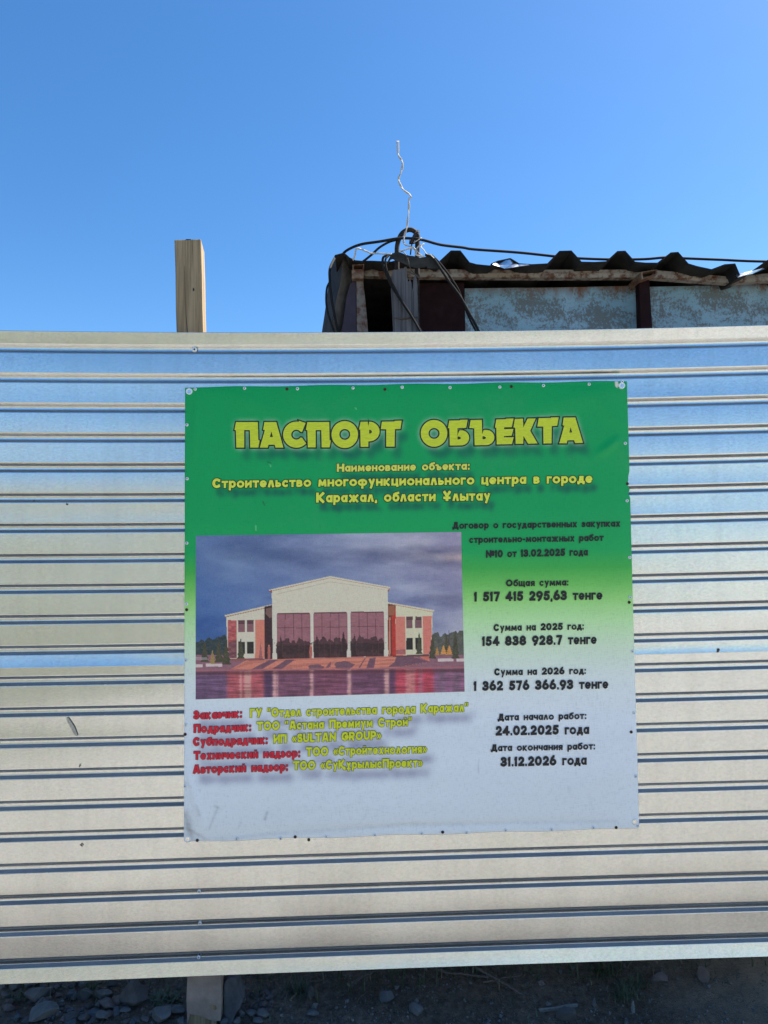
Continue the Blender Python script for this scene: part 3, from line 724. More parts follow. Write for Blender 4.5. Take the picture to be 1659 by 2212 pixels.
for rb, rL, rR, yb_, yL, yR in [
        ("Заказчик:", (417.9, 1553.8), (522.7, 1549.9), 'ГУ "Отдел строительства города Каражал"', (539.3, 1550), (1011.2, 1537.2)),
        ("Подрядчик:", (417.9, 1583.1), (542.3, 1579.2), 'ТОО "Астана Премиум Строй"', (554.6, 1578.2), (889.2, 1568.1)),
        ("Субподрядчик:", (416.8, 1611.4), (578, 1607), 'ИП «SULTAN GROUP»', (590.5, 1606), (823.7, 1597.2)),
        ("Технический надзор:", (417.9, 1641.3), (648.3, 1635.5), 'ТОО «Стройтехнология»', (661, 1633.3), (922.4, 1626.5)),
        ("Авторский надзор:", (416.8, 1671), (621.8, 1665), 'ТОО «СуҚұрылысПроект»', (633, 1663.2), (913, 1656.4))]:
    text_line(banner, rb, rL, rR, 18.5, INK_RED, INK_OUT3, 0.042, 'low', wcap=0.29, wlow=0.24)
    text_line(banner, yb_, yL, yR, 19.5, INK_LIME, INK_OUT2, 0.058, 'low')

# --- printed sheet: colour computed per mesh vertex
NU, NV = 420, 430
S_, T_ = np.meshgrid(np.linspace(0, 1, NU), np.linspace(0, 1, NV)); U_, V_ = quad(S_, T_)
stops = [(820, (0, 126, 72)), (1100, (0, 130, 76)), (1190, (10, 135, 77)), (1230, (48, 142, 66)), (1265, (86, 160, 82)), (1300, (120, 178, 110)), (1345, (148, 196, 148)), (1400, (166, 206, 178)),
         (1470, (178, 206, 202)), (1550, (187, 199, 212)), (1640, (184, 196, 212)), (1830, (178, 190, 208))]
ys = np.array([a for a, _ in stops]); cs = np.array([alb(c) for _, c in stops])
vv = V_ + (U_-890)*0.012
bgc = np.stack([np.interp(vv, ys, cs[:, k]) for k in range(3)], -1)
bgc *= (1+0.05*(fbm(U_/300, V_/40, 44, 4)-0.5))[..., None]
def deposit(kinds):
    acc = np.zeros((NV, NU)); cell = (Q[1][0]-Q[0][0])/(NU-1)
    for p, t, k in SHADOW_BITS:
        if k not in kinds: continue
        a, b, c = p[t[:, 0]], p[t[:, 1]], p[t[:, 2]]
        ar = 0.5*np.abs((b[:, 0]-a[:, 0])*(c[:, 1]-a[:, 1])-(c[:, 0]-a[:, 0])*(b[:, 1]-a[:, 1]))
        N = 14
        for _ in range(N):
            r1 = np.sqrt(NP.rand(len(a)))[:, None]; r2 = NP.rand(len(a))[:, None]
            q = a*(1-r1)+b*(r1*(1-r2))+c*(r1*r2)
            tq = (q[:, 1]-836+(q[:, 0]-399)*0.0141)/(984-(q[:, 0]-399)*0.0172)
            sq = (q[:, 0]-399+2.5*tq)/(956.5+29*tq)
            ii = np.clip((tq*(NV-1)).round().astype(int), 0, NV-1); jj = np.clip((sq*(NU-1)).round().astype(int), 0, NU-1)
            np.add.at(acc, (ii, jj), ar/N/(cell*cell))
    return np.minimum(acc, 1.0)
def blur(a, s):
    k = np.exp(-0.5*(np.arange(-int(3*s)-1, int(3*s)+2)/s)**2); k /= k.sum()
    a = np.apply_along_axis(lambda r: np.convolve(r, k, 'same'), 0, a); return np.apply_along_axis(lambda r: np.convolve(r, k, 'same'), 1, a)
def shift(a, dx, dy): return np.roll(np.roll(a, int(round(dx)), 1), int(round(dy)), 0)
def over(base, mask, col): return base*(1-mask[..., None]) + np.asarray(col)*mask[..., None]
mt = deposit({'title'}); mo = deposit({'top'}); ml = deposit({'low'})
bgc = over(bgc, np.clip(blur(shift(mt, 6, 11), 2.6)*1.1, 0, 1)*0.80, alb((2, 62, 66)))
bgc = over(bgc, np.clip(blur(mt, 2.2)*2.0, 0, 1)*0.75, alb((150, 190, 180)))
bgc = over(bgc, np.clip(blur(shift(mo, 4, 8), 1.9)*1.5, 0, 1)*0.75, alb((4, 62, 66)))
bgc = over(bgc, np.clip(blur(shift(ml, 6, 9), 3.0)*1.5, 0, 1)*0.80, alb((92, 94, 132)))
# dirt near the lower left corner and along the hem, scratches in the green
def mark(a, b, wd, col, am):
    global bgc
    d, _ = seg_d(U_, V_, a, b); n = 0.5+0.9*(fbm(U_/9, V_/9, 51, 3)-0.3); bgc = over(bgc, np.clip(np.exp(-(d/wd)**2)*am*n, 0, 1), alb(col))
for a_, b_, wd, am in [((402, 1760), (412, 1815), 9, 0.7), ((412, 1700), (398, 1690), 3, 0.3), ((425, 1740), (432, 1760), 3, 0.45), ((464, 1742), (472, 1744), 3, 0.4), ((572, 1770), (577, 1755), 3, 0.6),
                       ((470, 1745), (452, 1790), 2.5, 0.35), ((520, 1775), (514, 1790), 2, 0.35), ((440, 1815), (900, 1780), 5, 0.22), ((900, 1782), (1330, 1775), 5, 0.18), ((1035, 1640), (1033, 1672), 1.2, 0.5), ((1228, 1700), (1230, 1710), 3, 0.3),
                       ((404, 1790), (440, 1812), 4, 0.5)]:
    mark(a_, b_, wd, (105, 110, 118), am)
for a_, b_ in [((583, 1003), (585, 1008)), ((553, 1135), (553, 1146)), ((768, 881), (769, 883))]: mark(a_, b_, 0.9, (120, 190, 150), 0.8)
for a_, b_ in [((578, 998), (584, 1000)), ((568, 1084), (572, 1092))]: mark(a_, b_, 1.4, (10, 60, 40), 1.0)
hem = np.minimum(np.minimum(S_, 1-S_)*960, np.minimum(T_, 1-T_)*980)
# torn patch of the print at the top right grommet shows the white backing, and the frayed notch in the right edge
ZG = Crop(2440, 1500, 16.59)
torn = ZG.px([(350, 390), (540, 330), (560, 560), (660, 610), (740, 780), (900, 830), (830, 890), (730, 930), (590, 770), (540, 800), (520, 940), (460, 780), (360, 780), (330, 560)])
def inpoly(u, v, poly):
    r = np.zeros(u.shape, bool); n = len(poly)
    for i in range(n):
        x1, y1 = poly[i]; x2, y2 = poly[(i+1) % n]
        if y1 == y2: continue
        c = ((y1 > v) != (y2 > v)) & (u < (x2-x1)*(v-y1)/(y2-y1)+x1); r ^= c
    return r
PXB = np.stack([U_, V_], -1).reshape(-1, 2)
notch = np.exp(-((V_-1045)/9)**2)*5.0 + np.exp(-((V_-1066)/6)**2)*4.0 + np.exp(-((V_-1030)/8)**2)*3.0
shiftU = -notch*np.clip((S_-0.97)/0.03, 0, 1)*(0.7+0.6*fbm(V_/4, V_/7, 52, 3))
PXB[:, 0] += shiftU.reshape(-1)
PXB[:, 1] += (1.3*np.sin(PXB[:, 0]/36.0)*np.clip((T_.reshape(-1)-0.97)/0.03, 0, 1) + 0.9*np.sin(PXB[:, 0]/31.0+1)*np.clip((0.03-T_.reshape(-1))/0.03, 0, 1))
bgc[inpoly(U_, V_, torn)] = alb((165, 170, 172))
pb = bpoint(PXB)
ii = np.arange(NU*NV).reshape(NV, NU)
fb = np.stack([ii[:-1, :-1], ii[1:, :-1], ii[1:, 1:], ii[:-1, 1:]], -1).reshape(-1, 4)
def colored(name, v, f, col, mat, parent):
    o = mesh_from(name, v, f, mat, parent, smooth=True)
    at = o.data.color_attributes.new("print", 'FLOAT_COLOR', 'POINT')
    c = np.ones((len(v), 4)); c[:, :3] = np.clip(col.reshape(-1, 3), 0, 1); at.data.foreach_set('color', c.astype(np.float32).reshape(-1))
    return o
vinyl = colored("vinyl_sheet", pb, fb, bgc, PRINT, banner)
sm = vinyl.modifiers.new("thickness", 'SOLIDIFY'); sm.thickness = 0.0006; sm.offset = -1

# --- printed picture of the future building
ZP = Crop(740, 2050, 1.4553)
PNU, PNV = 520, 316
PC = [np.array(c, float) for c in ((63, 135), (1608, 113), (1628, 1043), (62, 1088))]
s, t = np.meshgrid(np.linspace(0, 1, PNU), np.linspace(0, 1, PNV))
PX = PC[0][0]*(1-s)*(1-t)+PC[1][0]*s*(1-t)+PC[2][0]*s*t+PC[3][0]*(1-s)*t
PY = PC[0][1]*(1-s)*(1-t)+PC[1][1]*s*(1-t)+PC[2][1]*s*t+PC[3][1]*(1-s)*t
sx = (PX-63)/1545; sy = (PY-125)/760
cl = fbm(PX/260+1, PY/90+2, 61, 6); cl2 = fbm(PX/420+8, PY/130+1, 62, 5)
im = np.zeros(PX.shape+(3,))
base = np.stack([62+60*sx-14*sy*(1-sx)+18*np.exp(-((sy-0.1)/0.3)**2), 92+34*sx-12*sy*(1-sx)+12*np.exp(-((sy-0.1)/0.3)**2), 150+14*sx-12*sy], -1)
im = base + (np.clip((cl-0.47)*3.2, -0.5, 1)*(0.35+0.65*sx))[..., None]*np.array([26, 26, 18]) - (np.clip((0.47-cl2)*4, 0, 1)*(0.4+sx*0.6))[..., None]*np.array([34, 34, 34])
pk = np.clip(1-np.hypot((PX-1590)/150, (PY-260)/80), 0, 1)*np.clip((cl-0.35)*4, 0, 1); im = over(im, np.clip(pk, 0, 1)*0.7, (176, 152, 158))
def P(poly, col, tex=0.0, a=1.0, seed=70, sc=(20, 8)):
    global im
    mk = inpoly(PX, PY, poly)
    c = np.asarray(col, float)
    if tex: c = c + ((fbm(PX[mk]/sc[0], PY[mk]/sc[1], seed, 4)-0.5)*2*tex)[:, None]*np.ones(3)
    im[mk] = im[mk]*(1-a) + c*a
def E(cx, cy, rx, ry, col, tex=0.0, a=1.0, seed=71):
    th = np.linspace(0, 2*math.pi, 26)[:-1]; rr = 1+0.10*np.sin(th*5+cx)+0.07*np.sin(th*9+cy)
    P(np.stack([cx+rx*rr*np.cos(th), cy+ry*rr*np.sin(th)], -1), col, tex, a, seed, (9, 7))
def pine(cx, y0, y1, wd, col):
    n = 9; L = []; Rr = []
    for k in range(n+1):
        y = y0+(y1-y0)*k/n; w2 = wd*(k/n)**0.8*(1+0.22*((k % 2)*2-1)); L.append((cx-w2, y)); Rr.append((cx+w2, y))
    P(L+Rr[::-1], col, 16, 1, 72+int(cx) % 7, (7, 6))
def rect(x0, y0, x1, y1, col, tex=0.0, a=1.0): P([(x0, y0), (x1, y0), (x1, y1), (x0, y1)], col, tex, a)
# far trees
for cx_, cy_, rx, ry in [(90, 800, 50, 55), (150, 790, 45, 60), (215, 780, 50, 65), (245, 800, 40, 60), (70, 840, 60, 40), (180, 840, 80, 45)]: E(cx_, cy_, rx, ry, (44, 56, 62), 18)
for cx_, cy_, rx, ry in [(1460, 760, 40, 60), (1510, 770, 50, 62), (1560, 760, 50, 66), (1605, 760, 40, 70), (1530, 820, 110, 40)]: E(cx_, cy_, rx, ry, (74, 76, 74), 20)
P([(1533, 850), (1535, 685), (1539, 685), (1541, 850)], (60, 55, 60))
rect(62, 830, 1630, 930, (118, 84, 100), 10)
# wings
P([(240, 604), (508, 548), (512, 850), (250, 852)], (196, 186, 176), 6)
P([(230, 598), (508, 534), (508, 545), (232, 606)], (205, 190, 175)); P([(232, 606), (508, 545), (508, 549), (236, 610)], (130, 90, 70))
P([(250, 626), (300, 628), (302, 848), (252, 850)], (150, 78, 82), 34); P([(408, 626), (462, 624), (463, 845), (408, 848)], (186, 112, 100), 12)
P([(252, 760), (300, 740), (302, 848), (252, 850)], (88, 62, 72), 20, 0.75); P([(430, 850), (440, 750), (452, 850)], (110, 75, 85), 10, 0.7); P([(462, 548), (510, 538), (512, 850), (464, 852)], (52, 34, 42), 8)
P([(470, 560), (508, 552), (508, 610), (492, 614), (470, 590)], (100, 78, 76))
for x in (310, 362):
    rect(x, 628, x+38, 696, (112, 78, 88), 6); rect(x, 628, x+38, 645, (84, 52, 64)); rect(x, 752, x+38, 822, (40, 36, 38), 6)
    rect(x-2, 626, x+40, 629, (60, 40, 46)); rect(x, 644, x+38, 647, (58, 34, 44))
P([(1180, 525), (1225, 532), (1226, 838), (1180, 838)], (92, 50, 48), 10); P([(1204, 545), (1228, 560), (1230, 832), (1206, 836)], (152, 46, 42), 10)
P([(1183, 545), (1222, 540), (1218, 600), (1186, 600)], (128, 82, 64)); rect(1188, 610, 1196, 835, (186, 112, 96))
P([(1225, 530), (1442, 574), (1436, 828), (1228, 832)], (204, 196, 176), 6)
P([(1180, 522), (1450, 568), (1450, 577), (1180, 530)], (214, 202, 186)); P([(1225, 536), (1442, 578), (1442, 581), (1225, 540)], (150, 120, 96))
P([(1226, 608), (1282, 607), (1284, 830), (1228, 832)], (184, 108, 100), 12); P([(1384, 604), (1436, 604), (1434, 824), (1386, 826)], (186, 108, 102), 12)
P([(1228, 800), (1284, 796), (1284, 822), (1228, 824)], (120, 76, 82), 8, 0.7)
for x in (1288, 1340):
    rect(x, 606, x+37, 673, (104, 76, 84), 6); rect(x, 606, x+37, 622, (80, 56, 64)); rect(x, 730, x+37, 798, (38, 34, 36), 6); rect(x, 621, x+37, 624, (52, 34, 42))
# main gable
P([(488, 452), (845, 372), (1196, 436), (1194, 446), (1180, 456), (1182, 840), (512, 856), (505, 470)], (200, 191, 180), 7)
P([(488, 450), (845, 370), (1196, 434), (1196, 440), (845, 378), (490, 458)], (222, 212, 198)); P([(490, 458), (845, 379), (1194, 441), (1194, 444), (845, 382), (492, 462)], (150, 112, 84))
P([(488, 455), (508, 452), (506, 470)], (130, 66, 52)); P([(1194, 440), (1180, 452), (1182, 464)], (130, 66, 52))
P([(532, 474), (845, 402), (1160, 448), (1160, 450), (845, 405), (534, 477)], (158, 142, 132))
th = np.linspace(0, 2*math.pi, 30)
P(np.stack([848+30*np.cos(th), 490+32*np.sin(th)], -1), (192, 184, 174), 4)
rect(512, 566, 1180, 569, (186, 174, 164))
for x0, x1, yt, yb_ in [(534, 729, 585, 852), (748, 945, 581, 845), (964, 1159, 577, 839)]:
    P([(x0+5, yt+2), (x1-5, yt-2), (x1, yt+8), (x1+2, yb_-4), (x0+1, yb_+3), (x0, yt+10)], (128, 88, 100), 9)
    rect(x0+3, yt, x1-3, yt+6, (70, 38, 46)); w_ = x1-x0
    for k in range(5): E(x0+w_*(0.1+0.2*k), yb_-60-(14 if k % 2 else 0), w_*0.13, 46, (60, 42, 48), 10, 0.9)
    pine(x0+w_*(0.12 if x0 != 748 else 0.10), yt+130, yb_, 16, (52, 38, 42));
    if x0 == 748: pine(922, 692, 845, 24, (50, 36, 40))
    rect(x0+1, yb_-78, x1, yb_, (48, 34, 38), 10, 0.82)
    for k in range(1, 4): rect(x0+w_*k/4-1.4, yt+4, x0+w_*k/4+1.4, yb_-80, (72, 40, 50))
    yy = yt+86; rect(x0+2, yy-1.4, x1, yy+1.4, (72, 40, 50)); rect(x0+2, yb_-92, x1, yb_-89, (76, 46, 54), 0, 0.8)
    for k in range(1, 6): rect(x0+w_*k/6-1, yb_-88, x0+w_*k/6+1, yb_, (84, 54, 58), 0, 0.6)
for x0, x1, yb_ in [(512, 531, 858), (731, 747, 852), (946, 963, 845), (1161, 1181, 840)]:
    rect(x0, 572, x1, yb_, (202, 192, 186), 6); rect(x0-3, yb_-40, x1+3, yb_, (206, 196, 190), 6); rect(x0+6, 757, x0+11, 761, (60, 50, 55))
# steps and their long shadows
P([(262, 914), (360, 858), (540, 854), (1180, 838), (1330, 838), (1424, 868), (1250, 900), (960, 914), (700, 920)], (178, 112, 100), 8)
for k in range(9):
    y = 862+k*6.4; P([(372-k*14, y), (1300+k*8, y-24+k*0.6), (1300+k*8, y-22.6+k*0.6), (372-k*14, y+1.6)], (132, 76, 74), 0, 0.75)
for poly in [[(385, 914), (492, 858), (545, 856), (445, 914)], [(505, 912), (588, 858), (640, 856), (562, 912)], [(1055, 908), (1075, 848), (1110, 846), (1100, 905)], [(1010, 905), (1046, 848), (1052, 848), (1018, 905)],
             [(1230, 842), (1325, 838), (1424, 868), (1250, 898), (1180, 900), (1220, 870)]]: P(poly, (82, 62, 84), 8, 0.85)
E(762, 902, 46, 18, (86, 66, 86), 6, 0.85); E(926, 890, 56, 24, (86, 66, 86), 6, 0.85); P([(815, 905), (850, 868), (846, 900)], (86, 66, 86), 0, 0.8)
P([(268, 852), (462, 848), (462, 858), (268, 866)], (120, 74, 78), 8); P([(1226, 832), (1420, 826), (1420, 836), (1226, 842)], (84, 60, 66), 8)
P([(1368, 838), (1424, 838), (1424, 868), (1380, 850)], (170, 96, 88), 10)
# shrubs and planters
for a_ in [(115, 750, 870, 22), (198, 745, 872, 24), (240, 752, 885, 26), (325, 730, 850, 20), (1363, 698, 824, 18), (1440, 705, 850, 20), (1574, 696, 850, 22), (1522, 712, 830, 15)]: pine(*a_, (62, 62, 50))
pine(160, 800, 880, 16, (128, 110, 70)); pine(1505, 772, 826, 18, (176, 128, 76)); pine(1538, 772, 828, 18, (170, 120, 70)); pine(1468, 780, 830, 12, (150, 110, 66))
rect(62, 842, 130, 858, (150, 146, 156), 12, 0.6)
for x0, x1, y in [(62, 103, 884), (122, 216, 880), (1472, 1562, 850), (1580, 1628, 850)]: rect(x0, y, x1, y+17, (176, 162, 168), 8)
# two small standing figures printed by the columns
for x, y in [(489, 768), (732, 764)]:
    P([(x-7, y+16), (x+7, y+14), (x+9, y+48), (x+6, y+84), (x-6, y+84), (x-9, y+48)], (150, 84, 80), 10); E(x, y+8, 5, 6, (180, 120, 104)); P([(x-8, y+4), (x+8, y+2), (x+6, y-3), (x-6, y-2)], (40, 30, 34))
# wet square and reflections
wat = PY > 925 - (PX-62)*0.012
nz = fbm(PX/90, PY/5.5, 81, 5); nz2 = fbm(PX/30, PY/40, 82, 4)
wc = np.stack([104+26*sx+0*PX, 80+10*sx+0*PX, 116+8*sx+0*PX], -1)
def refl(x0, x1, col, a=0.85, soft=5):
    global wc
    mk = 1/(1+np.exp(-(PX-x0+12*(nz-0.5))/soft))*1/(1+np.exp((PX-x1+12*(nz-0.5))/soft)); wc = over(wc, mk*a, col)
refl(245, 462, (178, 88, 98)); refl(462, 512, (70, 48, 78)); refl(535, 730, (112, 72, 96)); refl(748, 944, (118, 70, 94)); refl(964, 1160, (104, 68, 94)); refl(1222, 1446, (184, 66, 86)); refl(1180, 1222, (82, 52, 84))
for x0, x1 in [(318, 330), (345, 385), (512, 532), (536, 542), (728, 748), (946, 967), (1162, 1188)]: refl(x0, x1, (208, 160, 158), 0.8, 2.5)
refl(1285, 1340, (196, 140, 140), 0.7, 3); refl(1360, 1384, (150, 110, 130), 0.6, 3); refl(1480, 1515, (90, 80, 96), 0.5); refl(1560, 1600, (84, 74, 90), 0.5)
wc = wc*(0.58+0.62*nz)[..., None]*(0.86+0.28*nz2)[..., None]
im[wat] = wc[wat]
band = np.exp(-((PY-(938-(PX-62)*0.012))/10)**2); im = over(im, np.clip(band*(0.5+0.8*nz), 0, 1)*0.7, (66, 38, 44))
band = np.exp(-((PY-(920-(PX-62)*0.012))/6)**2); im = over(im, band*0.7, (146, 92, 100))
im = im + NP.normal(0, 4.5, im.shape)
pxd = np.stack([(ZP.x0+PX/ZP.k)/K, (ZP.y0+PY/ZP.k)/K], -1).reshape(-1, 2)
pv = bpoint(pxd, 0.0009)
ii = np.arange(PNU*PNV).reshape(PNV, PNU)
fp = np.stack([ii[:-1, :-1], ii[1:, :-1], ii[1:, 1:], ii[:-1, 1:]], -1).reshape(-1, 4)
colored("printed_picture", pv, fp, alb(np.clip(im*np.minimum(1, 182/np.maximum(im.max(-1, keepdims=True), 1)), 2, 255)), PRINT, banner)

# --- fixings of the banner
C4 = Crop(700, 1500, 1.659); C5 = Crop(1600, 1500, 1.659); CL = Crop(0, 2000, 2.1829); CR = Crop(2400, 1300, 1.8438); CR2 = Crop(2400, 2500, 1.8438)
C8 = Crop(720, 2750, 1.3598); CB = Crop(1700, 3000, 1.7649); C9 = Crop(720, 3250, 2.765)
good = [(C4, [(133, 93), (461, 87), (812, 90), (1181, 86), (1508, 80), (78, 330), (80, 688)]), (C5, [(14, 80), (332, 82), (663, 79), (953, 69), (1256, 60), (1477, 42)]),
        (CL, [(1630, 376), (1627, 908), (1622, 1401)]), (ZL, [(1623, 217), (1615, 754)]), (CR, [(187, 872), (200, 1296), (221, 1714), (223, 2008)]),
        (CR2, [(242, 195), (251, 650), (264, 1118), (281, 1480)]), (C8, [(308, 825), (546, 823), (795, 813), (1060, 803), (1315, 796)]), (CB, [(295, 585), (570, 568), (893, 563), (1188, 549)])]
rust = [(C4, [(743, 92), (1393, 95)]), (C5, [(740, 76)]), (CL, [(1628, 959)]), (ZL, [(1614, 302)]), (CR, [(218, 2046), (203, 1170)]), (CR2, [(120, 1495), (231, 790)]), (C8, [(1429, 788), (626, 815), (700, 830), (93, 833)])]
seen = set()
for crop, pts in good:
    for q in pts:
        px = crop.px([q])
        if px[0][0] < 396: px[0][0] = 400
        screw(bpoint(px, 0.0012)[0], banner, SCREW, 0.0050, washer=True)
for crop, pts in rust:
    for q in pts:
        px = crop.px([q]); o = screw(bpoint(px, 0.0012)[0], banner, RUSTY, 0.0056, name="rusty_screw", washer=False)
def grommet(c):
    n, mth = 24, 8; v = []; f = []
    for i in range(n):
        a = 2*math.pi*i/n
        for k in range(mth):
            b = 2*math.pi*k/mth; R_ = 0.0098+0.0028*math.cos(b)
            v.append((c[0]+R_*math.cos(a), c[1]-0.0012*math.sin(b), c[2]+R_*math.sin(a)))
            f.append((i*mth+k, i*mth+(k+1) % mth, ((i+1) % n)*mth+(k+1) % mth, ((i+1) % n)*mth+k))
    gm_ = mesh_from("grommet", v, f, SCREW, banner, smooth=True); fix_normals(gm_)
    vd = [(c[0]+0.0072*math.cos(2*math.pi*i/n), c[1]-0.0003, c[2]+0.0072*math.sin(2*math.pi*i/n)) for i in range(n)]
    mesh_from("grommet_hole", vd, [tuple(range(n))], METAL, gm_)
for crop, q in [(C4, (93, 108)), (C5, (1475, 68)), (CR2, (259, 1453)), (C9, (82, 297))]: grommet(bpoint(crop.px([q]), 0.0012)[0])

# ------------------------------------------------------------------ shed behind the fence
YS = 0.70
shed = empty("shed", tuple(unproj([(1200, 1900)], YS+0.05)[0]*np.array([1, 1, 0])+np.array([0, 0, -0.05])))
tag(shed, "patched shed with black corrugated roof behind the fence", "shed")
def wx(crop, x, Y): return crop.at([(x, 500)], Y)[0][0]
def panel(name, poly, zb, depth, mat):
    """sheet whose top edge is the given line; runs down to zb"""
    p = list(np.asarray(poly)); p = p + [np.array([p[-1][0], p[-1][1], zb]), np.array([p[0][0], p[0][1], zb])]
    o = prism(name, p, depth, mat, shed)
    c = np.mean([q for q in poly], axis=0)
    return o
def recentre(o, c):
    c = Vector(c); o.data.transform(Matrix.Translation(-c)); o.matrix_world = Matrix.Translation(c)
b1 = panel("wall_panel", np.vstack([Z1.at([(1262, 1355), (1660, 1350)], YS+0.06), Z2.at([(400, 284), (700, 278), (926, 272)], YS+0.06)]), 0.0, 0.004, BLUE)
b2 = panel("wall_panel", np.vstack([Z2.at([(988, 279), (1300, 272), (1659, 262)], YS+0.06), Z2.at([(3500, 240)], YS+0.06)]), 0.0, 0.004, BLUE)
for o in (b1, b2):
    zt = max(v.co.z for v in o.data.vertices); recentre(o, (o.data.vertices[0].co.x, YS, zt)); o['label'] = "peeling pale blue wall sheet"
panel("wall_panel", Z1.at([(888, 1312), (1258, 1308)], YS+0.045), 0.0, 0.004, MAROON)['label'] = "dark maroon wall sheet"
# beam under the eaves, sagging to the right of the second post
tp = np.vstack([ZA.at([(655, 405), (1080, 420)], YS-0.02), Z1.at([(900, 1195), (1660, 1200)], YS-0.02), Z2.at([(560, 182), (930, 181), (1035, 186), (1250, 204), (1450, 222), (1659, 203), (3500, 200)], YS-0.02)])
bt = np.vstack([ZA.at([(655, 545), (1080, 550)], YS-0.02), Z1.at([(900, 1262), (1660, 1266)], YS-0.02), Z2.at([(560, 228), (930, 226), (1035, 230), (1250, 246), (1450, 259), (1659, 246), (3500, 240)], YS-0.02)])
fl1 = bt*0.42+tp*0.58
v = []; f = []
for a, mm, b in zip(tp, fl1, bt):
    v += [a, mm, mm+np.array([0, -0.006, -0.002]), b+np.array([0, -0.004, 0]), b+np.array([0, 0.035, 0]), a+np.array([0, 0.035, 0])]
for i in range(len(tp)-1):
    for k in range(6): f.append((i*6+k, i*6+(k+1) % 6, (i+1)*6+(k+1) % 6, (i+1)*6+k))
f.append(tuple(range(6))); f.append(tuple(6*(len(tp)-1)+k for k in range(6))[::-1])
bm_ = mesh_from("eaves_beam", v, f, BEAMM, shed); fix_normals(bm_)
def open_tube(name, quad_px, crop, Y0, depth, wall, mat):
    o4 = crop.at(quad_px, Y0); c = o4.mean(0); i4 = c + (o4-c)*(1-wall)
    back = np.array([0, depth, -0.004])
    v = list(o4)+list(i4)+list(o4+back)+list(i4+back*0.9); f = []
    for k in range(4):
        q = (k+1) % 4
        f += [(k, q, 4+q, 4+k), (k, 8+k, 8+q, q), (4+k, 4+q, 12+q, 12+k)]
    f.append((12, 13, 14, 15)); f.append((8, 9, 10, 11))
    o = mesh_from(name, v, f, mat, shed); fix_normals(o); return o
open_tube("steel_tube", [(490, 372), (665, 364), (660, 446), (494, 452)], ZA, YS-0.10, 0.30, 0.16, TUBEM)
prism("steel_tube", ZA.at([(478, 452), (660, 446), (656, 578), (545, 578), (480, 585)], YS-0.095), 0.03, TUBEM, shed)
open_tube("steel_tube", [(940, 195), (1032, 180), (1034, 204), (945, 236)], Z2, YS-0.09, 0.30, 0.18, TUBEM)
# frame posts
v = ZA.at([(548, 580), (640, 580), (655, 650), (690, 950), (728, 1405)], YS-0.06); vl = ZA.at([(548, 1405)], YS-0.06)[0]
down = lambda p, q: p + (q-p)/(q[2]-p[2])*(0.0-p[2])
pts = [v[0], v[1], v[2], v[3], v[4], np.array([v[4][0]+0.25, YS-0.06, 0.0]), np.array([vl[0], YS-0.06, 0.0])]
p1 = prism("frame_post", pts, 0.05, POSTM, shed, bev=0.003); p1['label'] = "flaking white frame post"
v = Z2.at([(930, 240), (988, 236), (1006, 512), (938, 512)], YS-0.03)
pts = [v[0], v[1], v[2], v[2]+(v[2]-v[1])/(v[1][2]-v[2][2])*v[2][2], v[3]+(v[3]-v[0])/(v[0][2]-v[3][2])*v[3][2], v[3]]
p2 = prism("frame_post", pts, 0.05, MAROON, shed, bev=0.003); p2['label'] = "maroon frame post"
# faded purple sheet and bent side sheet at the left corner
lo = lambda crop, pts, Y: list(crop.at(pts, Y))
pp = lo(ZA, [(542, 512), (500, 580), (455, 670), (420, 780), (395, 900), (375, 1050), (350, 1230), (318, 1405)], YS-0.05) + [np.array([wx(ZA, 250, YS), YS-0.05, 0.0])] + [np.array([wx(ZA, 552, YS), YS-0.05, 0.0])] + lo(ZA, [(552, 1405)], YS-0.05)
prism("purple_sheet", pp, 0.003, PURPLE, shed)
# side sheet: folded down from the roof, fold line facing the viewer
YD = YS-0.02
edgeL = [(222, 240), (185, 340), (160, 420), (145, 560), (120, 760), (95, 960), (70, 1140), (45, 1300), (30, 1405)]
foldM = [(352, 205), (335, 420), (318, 560), (295, 700), (270, 800), (245, 900), (225, 1000), (200, 1180), (180, 1405)]
edgeR = [(530, 315), (480, 440), (478, 560), (450, 690), (415, 800), (392, 930), (372, 1080), (345, 1240), (318, 1405)]
A_ = ZA.at(edgeL, YD+0.30); B_ = ZA.at(foldM, YD-0.04); C_ = ZA.at(edgeR, YD+0.02)
def drop(a): return np.vstack([a, [a[-1][0]-(a[-2][0]-a[-1][0])*4, a[-1][1], 0.0]])
A_, B_, C_ = drop(A_), drop(B_), drop(C_)
v = np.vstack([A_, B_, C_]); n = len(A_)
f = [(i, i+1, n+i+1, n+i) for i in range(n-1)] + [(n+i, n+i+1, 2*n+i+1, 2*n+i) for i in range(n-1)]
SIDEM = mk_plain("lit_face_brown_black", (0.11, 0.098, 0.086), 0.6, 0, 0.35, 30, 0.3)  # right face coloured lighter than the left to imitate light falling on it
dr = mesh_from("side_sheet", v, f, SIDEM, shed); dr.data.materials.append(ROOFM)
for i_ in range(n-1): dr.data.polygons[i_].material_index = 1
SHADE = 1; md = dr.modifiers.new("thickness", 'SOLIDIFY'); md.thickness = 0.003; md.offset = 0
